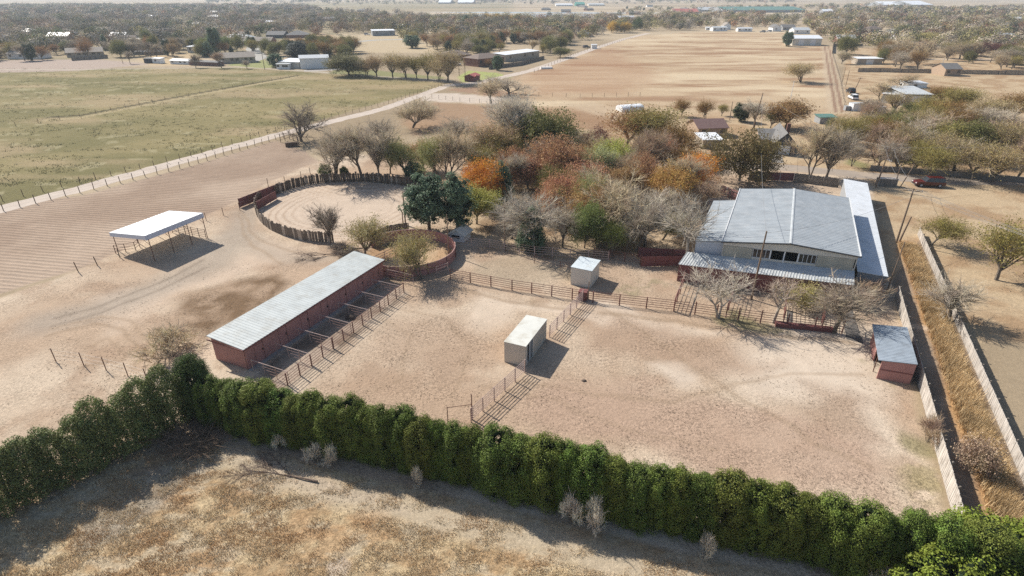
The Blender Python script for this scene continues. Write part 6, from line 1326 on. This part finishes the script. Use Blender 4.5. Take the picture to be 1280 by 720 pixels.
for u, v, w_, vt, k_, c_, lb in ((271, 68, 16, 32, 'cedar', 'pine', 'tall dark conifer rising over the left town houses'), (261, 71, 15, 51, 'cedar', 'pine', 'dark conifer in front of the white flat roofed building'), (195, 66, 13, 38, 'leafy', 'dkolive', 'olive green tree above the grey roofed houses, left one'),
                                 (186, 60, 14, 32, 'leafy', (.16, .17, .06), 'olive green tree above the grey roofed houses, right one'), (133, 63, 9, 42, 'cedar', 'pine', 'narrow dark conifer above the far left houses'), (515, 60, 22, 43, 'cedar', 'pine', 'dark round evergreen beyond the roadside row'),
                                 (622, 88, 15, 68, 'cedar', 'pine', 'dark conifer at the corner of the brown brick house'), (796, 38, 15, 19, 'leafy', (.07, .10, .03), 'tall dark green tree at the far end of the gravel road'), (983, 58, 14, 38, 'cedar', 'pine', 'dark tree immediately left of the white metal barn'),
                                 (345, 84, 20, 66, 'cedar', 'pine', 'dark cedar clump left of the white metal workshop'), (375, 72, 36, 50, 'cedar', (.07, .08, .06), 'large dark tree behind the white metal workshop'), (405, 70, 30, 50, 'leafy', 'dkolive', 'olive and orange tree behind the right end of the workshop'),
                                 (428, 68, 24, 48, 'leafy', 'brown', 'brown leaved tree right behind the workshop'), (583, 19 + 13, 14, 18, 'cedar', 'pine', 'dark conifer beside the pond'), (163, 80, 12, 62, 'bare', 'grey', 'bare tree beside the pole at the top left of the pasture'),
                                 (700, 72, 26, 56, 'leafy', 'dkolive', 'dark bushy tree at the right end of the long grey building'), (688, 66, 26, 42, 'leafy', 'dkolive', 'large olive tree behind the long grey building'), (710, 52, 16, 34, 'leafy', 'olive', 'olive tree left of the grey hip roofed house'),
                                 (612, 84, 14, 72, 'sparse', 'rust', 'russet shrub before the brown brick house'), (309, 86, 12, 74, 'bare', 'grey', 'bare young tree on the green lawn by the lane'), (277, 85, 18, 62, 'bare', 'warm', 'bare tree at the right end of the dark red shed'),
                                 (245, 85, 16, 66, 'bare', 'dk', 'dark bare tree before the dark red shed'), (305, 46, 14, 36, 'leafy', 'red', 'russet tree beside the dark walled house'), (1058, 68, 24, 40, 'leafy', 'dkolive', 'olive tree at the right of the white metal barn'), (1052, 80, 22, 62, 'sparse', 'grey', 'greyish brush beside the dirt lane'),
                                 (1148, 80, 40, 42, 'bare', 'tan', 'wide beige bare tree in the fenced yards'), (1120, 72, 44, 42, 'bare', 'tan', 'large beige bare tree behind the long brown grey shed'), (1160, 56, 36, 38, 'leafy', 'olive', 'yellowish green tree on the right skyline')):
    tpx(k_, u, v, vt, w_, c_, 'town_tree', lb)
cand.sort(key=lambda q: q[0])
NIND = 262
for d_, x_, y_, k_, c_, ph_ in cand[:NIND]:
    h_ = trnd.uniform(7, 11.5) * (.85 if k_ == 'cedar' else 1); w_ = h_ * trnd.uniform(.8, 1.15) * (.7 if k_ == 'cedar' else 1)
    tree(k_, x_, y_, h_, w_, c_, 'town_tree', '%s tree %s' % (WORDC[c_], ph_), 'tree', 'trees ' + ph_)
rest = cand[NIND:]
print('cand', len(cand), 'far', len(rest))
VV = []; CCc = []; rnd = np.random.RandomState(3)
for d_, x_, y_, k_, c_, ph_ in rest:
    near = d_ < 1100; n = 230 if near else 70; h_ = rnd.uniform(6.5, 12) * (1.6 if d_ > 2500 else 1); w_ = h_ * rnd.uniform(.52, .80) * (1.8 if d_ > 2500 else 1)
    if k_ == 'cedar': w_ *= .65
    d = rnd.normal(0, 1, (n, 3)); d /= np.linalg.norm(d, axis=1)[:, None]; d *= rnd.uniform(.35, 1, (n, 1)) ** .5
    c = np.array([x_, y_, h_ * .54]) + d * [w_, w_, h_ * .46] + rnd.normal(0, .25, (n, 3)); sz = (.52 if near else 1.1) * rnd.uniform(.5, 1.2, (n, 1)) * (1 if d_ < 2500 else 2)
    nn_ = d + rnd.normal(0, .28, (n, 3)) + [0, 0, .2]; e1 = np.cross(nn_, rnd.normal(0, 1, (n, 3))); e1 /= np.linalg.norm(e1, axis=1)[:, None]; e2 = np.cross(e1, nn_); e2 /= np.linalg.norm(e2, axis=1)[:, None]
    tri = np.stack([c - e1 * sz, c + e1 * sz * .5 + e2 * sz, c + e1 * sz * .5 - e2 * sz], 1); tri[:, :, 2] = np.maximum(tri[:, :, 2], .1)
    VV.append(tri.reshape(-1, 3)); base = np.array(C_[c_]) * rnd.uniform(.5, 1.35) * [.95, .97, 1.02]; CCc.append(np.repeat(base[None, :] * rnd.uniform(.9, 1.1, (n, 1)), 3, 0))
Vf = np.concatenate(VV); Cf = np.concatenate(CCc); me = bpy.data.meshes.new('far_woods'); nb = len(Vf) // 3
me.vertices.add(len(Vf)); me.vertices.foreach_set('co', Vf.ravel()); me.loops.add(len(Vf)); me.loops.foreach_set('vertex_index', np.arange(len(Vf), dtype=np.int32)); me.polygons.add(nb); me.polygons.foreach_set('loop_start', np.arange(0, len(Vf), 3, dtype=np.int32)); me.polygons.foreach_set('loop_total', np.full(nb, 3, np.int32)); me.update(calc_edges=True)
ca = me.color_attributes.new('Col', 'FLOAT_COLOR', 'POINT'); ca.data.foreach_set('color', np.hstack([Cf, np.ones((len(Cf), 1))]).ravel().astype(np.float32)); me.materials.append(M['fartree'])
meta(pobj('far_woods', me), 'hazy mass of bare and autumn trees reaching the horizon', None, None, 'stuff')
# ---------------------------------------------------------------- air, sky, sun, camera
mb = MB(); mb.box(-6500, 6500, -400, 9500, -1.0, 46.0); hm = bpy.data.materials.new('haze'); t, N, L = nt(hm); out = N.new('ShaderNodeOutputMaterial'); pv = N.new('ShaderNodeVolumePrincipled')
pv.inputs['Color'].default_value = (.74, .86, 1.0, 1); pv.inputs['Density'].default_value = .00015; pv.inputs['Anisotropy'].default_value = .2; L.new(pv.outputs[0], out.inputs['Volume']); M['haze'] = hm
hz_ = pobj('haze', mb.mesh('haze', 'haze')); meta(hz_, 'thin pale haze filling the air over the plain', None, None, 'stuff')
w = bpy.data.worlds.new('World'); sc.world = w; w.use_nodes = True; N = w.node_tree.nodes; L = w.node_tree.links; N.clear(); out = N.new('ShaderNodeOutputWorld'); bg = N.new('ShaderNodeBackground'); sk = N.new('ShaderNodeTexSky'); sk.sky_type = 'NISHITA'; sk.sun_disc = False
ELEV = 38.8; sdir = Vector((-.765 * math.cos(R(ELEV)), .644 * math.cos(R(ELEV)), math.sin(R(ELEV))))
sk.sun_elevation = R(ELEV); sk.sun_rotation = math.atan2(-.765, .644); sk.air_density = 1.0; sk.dust_density = 1.2; sk.ozone_density = 1.0
bg.inputs[1].default_value = .088; L.new(sk.outputs[0], bg.inputs[0]); L.new(bg.outputs[0], out.inputs[0])
sl = bpy.data.lights.new('sun', 'SUN'); sl.energy = 4.7; sl.angle = R(.53); sl.color = (1.0, .94, .85); so = bpy.data.objects.new('sun', sl); COL.objects.link(so); so.rotation_euler = (-sdir).to_track_quat('-Z', 'Y').to_euler(); so.location = (-60, 60, 90)
cm = bpy.data.cameras.new('camera'); cm.sensor_width = 36; cm.lens = FPX / 1280 * 36; cm.clip_end = 30000; cm.clip_start = .5; co = bpy.data.objects.new('camera', cm); COL.objects.link(co); co.location = (0, 0, H); co.rotation_euler = (math.pi / 2 - PITCH, 0, 0); sc.camera = co
sc.view_settings.view_transform = 'Standard'; sc.view_settings.look = 'None'; sc.view_settings.gamma = 1; sc.view_settings.exposure = .50; sc.view_settings.use_curve_mapping = False
sc.render.engine = 'CYCLES'; sc.cycles.max_bounces = 5; sc.cycles.diffuse_bounces = 2; sc.cycles.volume_bounces = 1; sc.cycles.transparent_max_bounces = 4; sc.cycles.use_denoising = False
sc.cycles.use_adaptive_sampling = True; sc.cycles.adaptive_threshold = .01
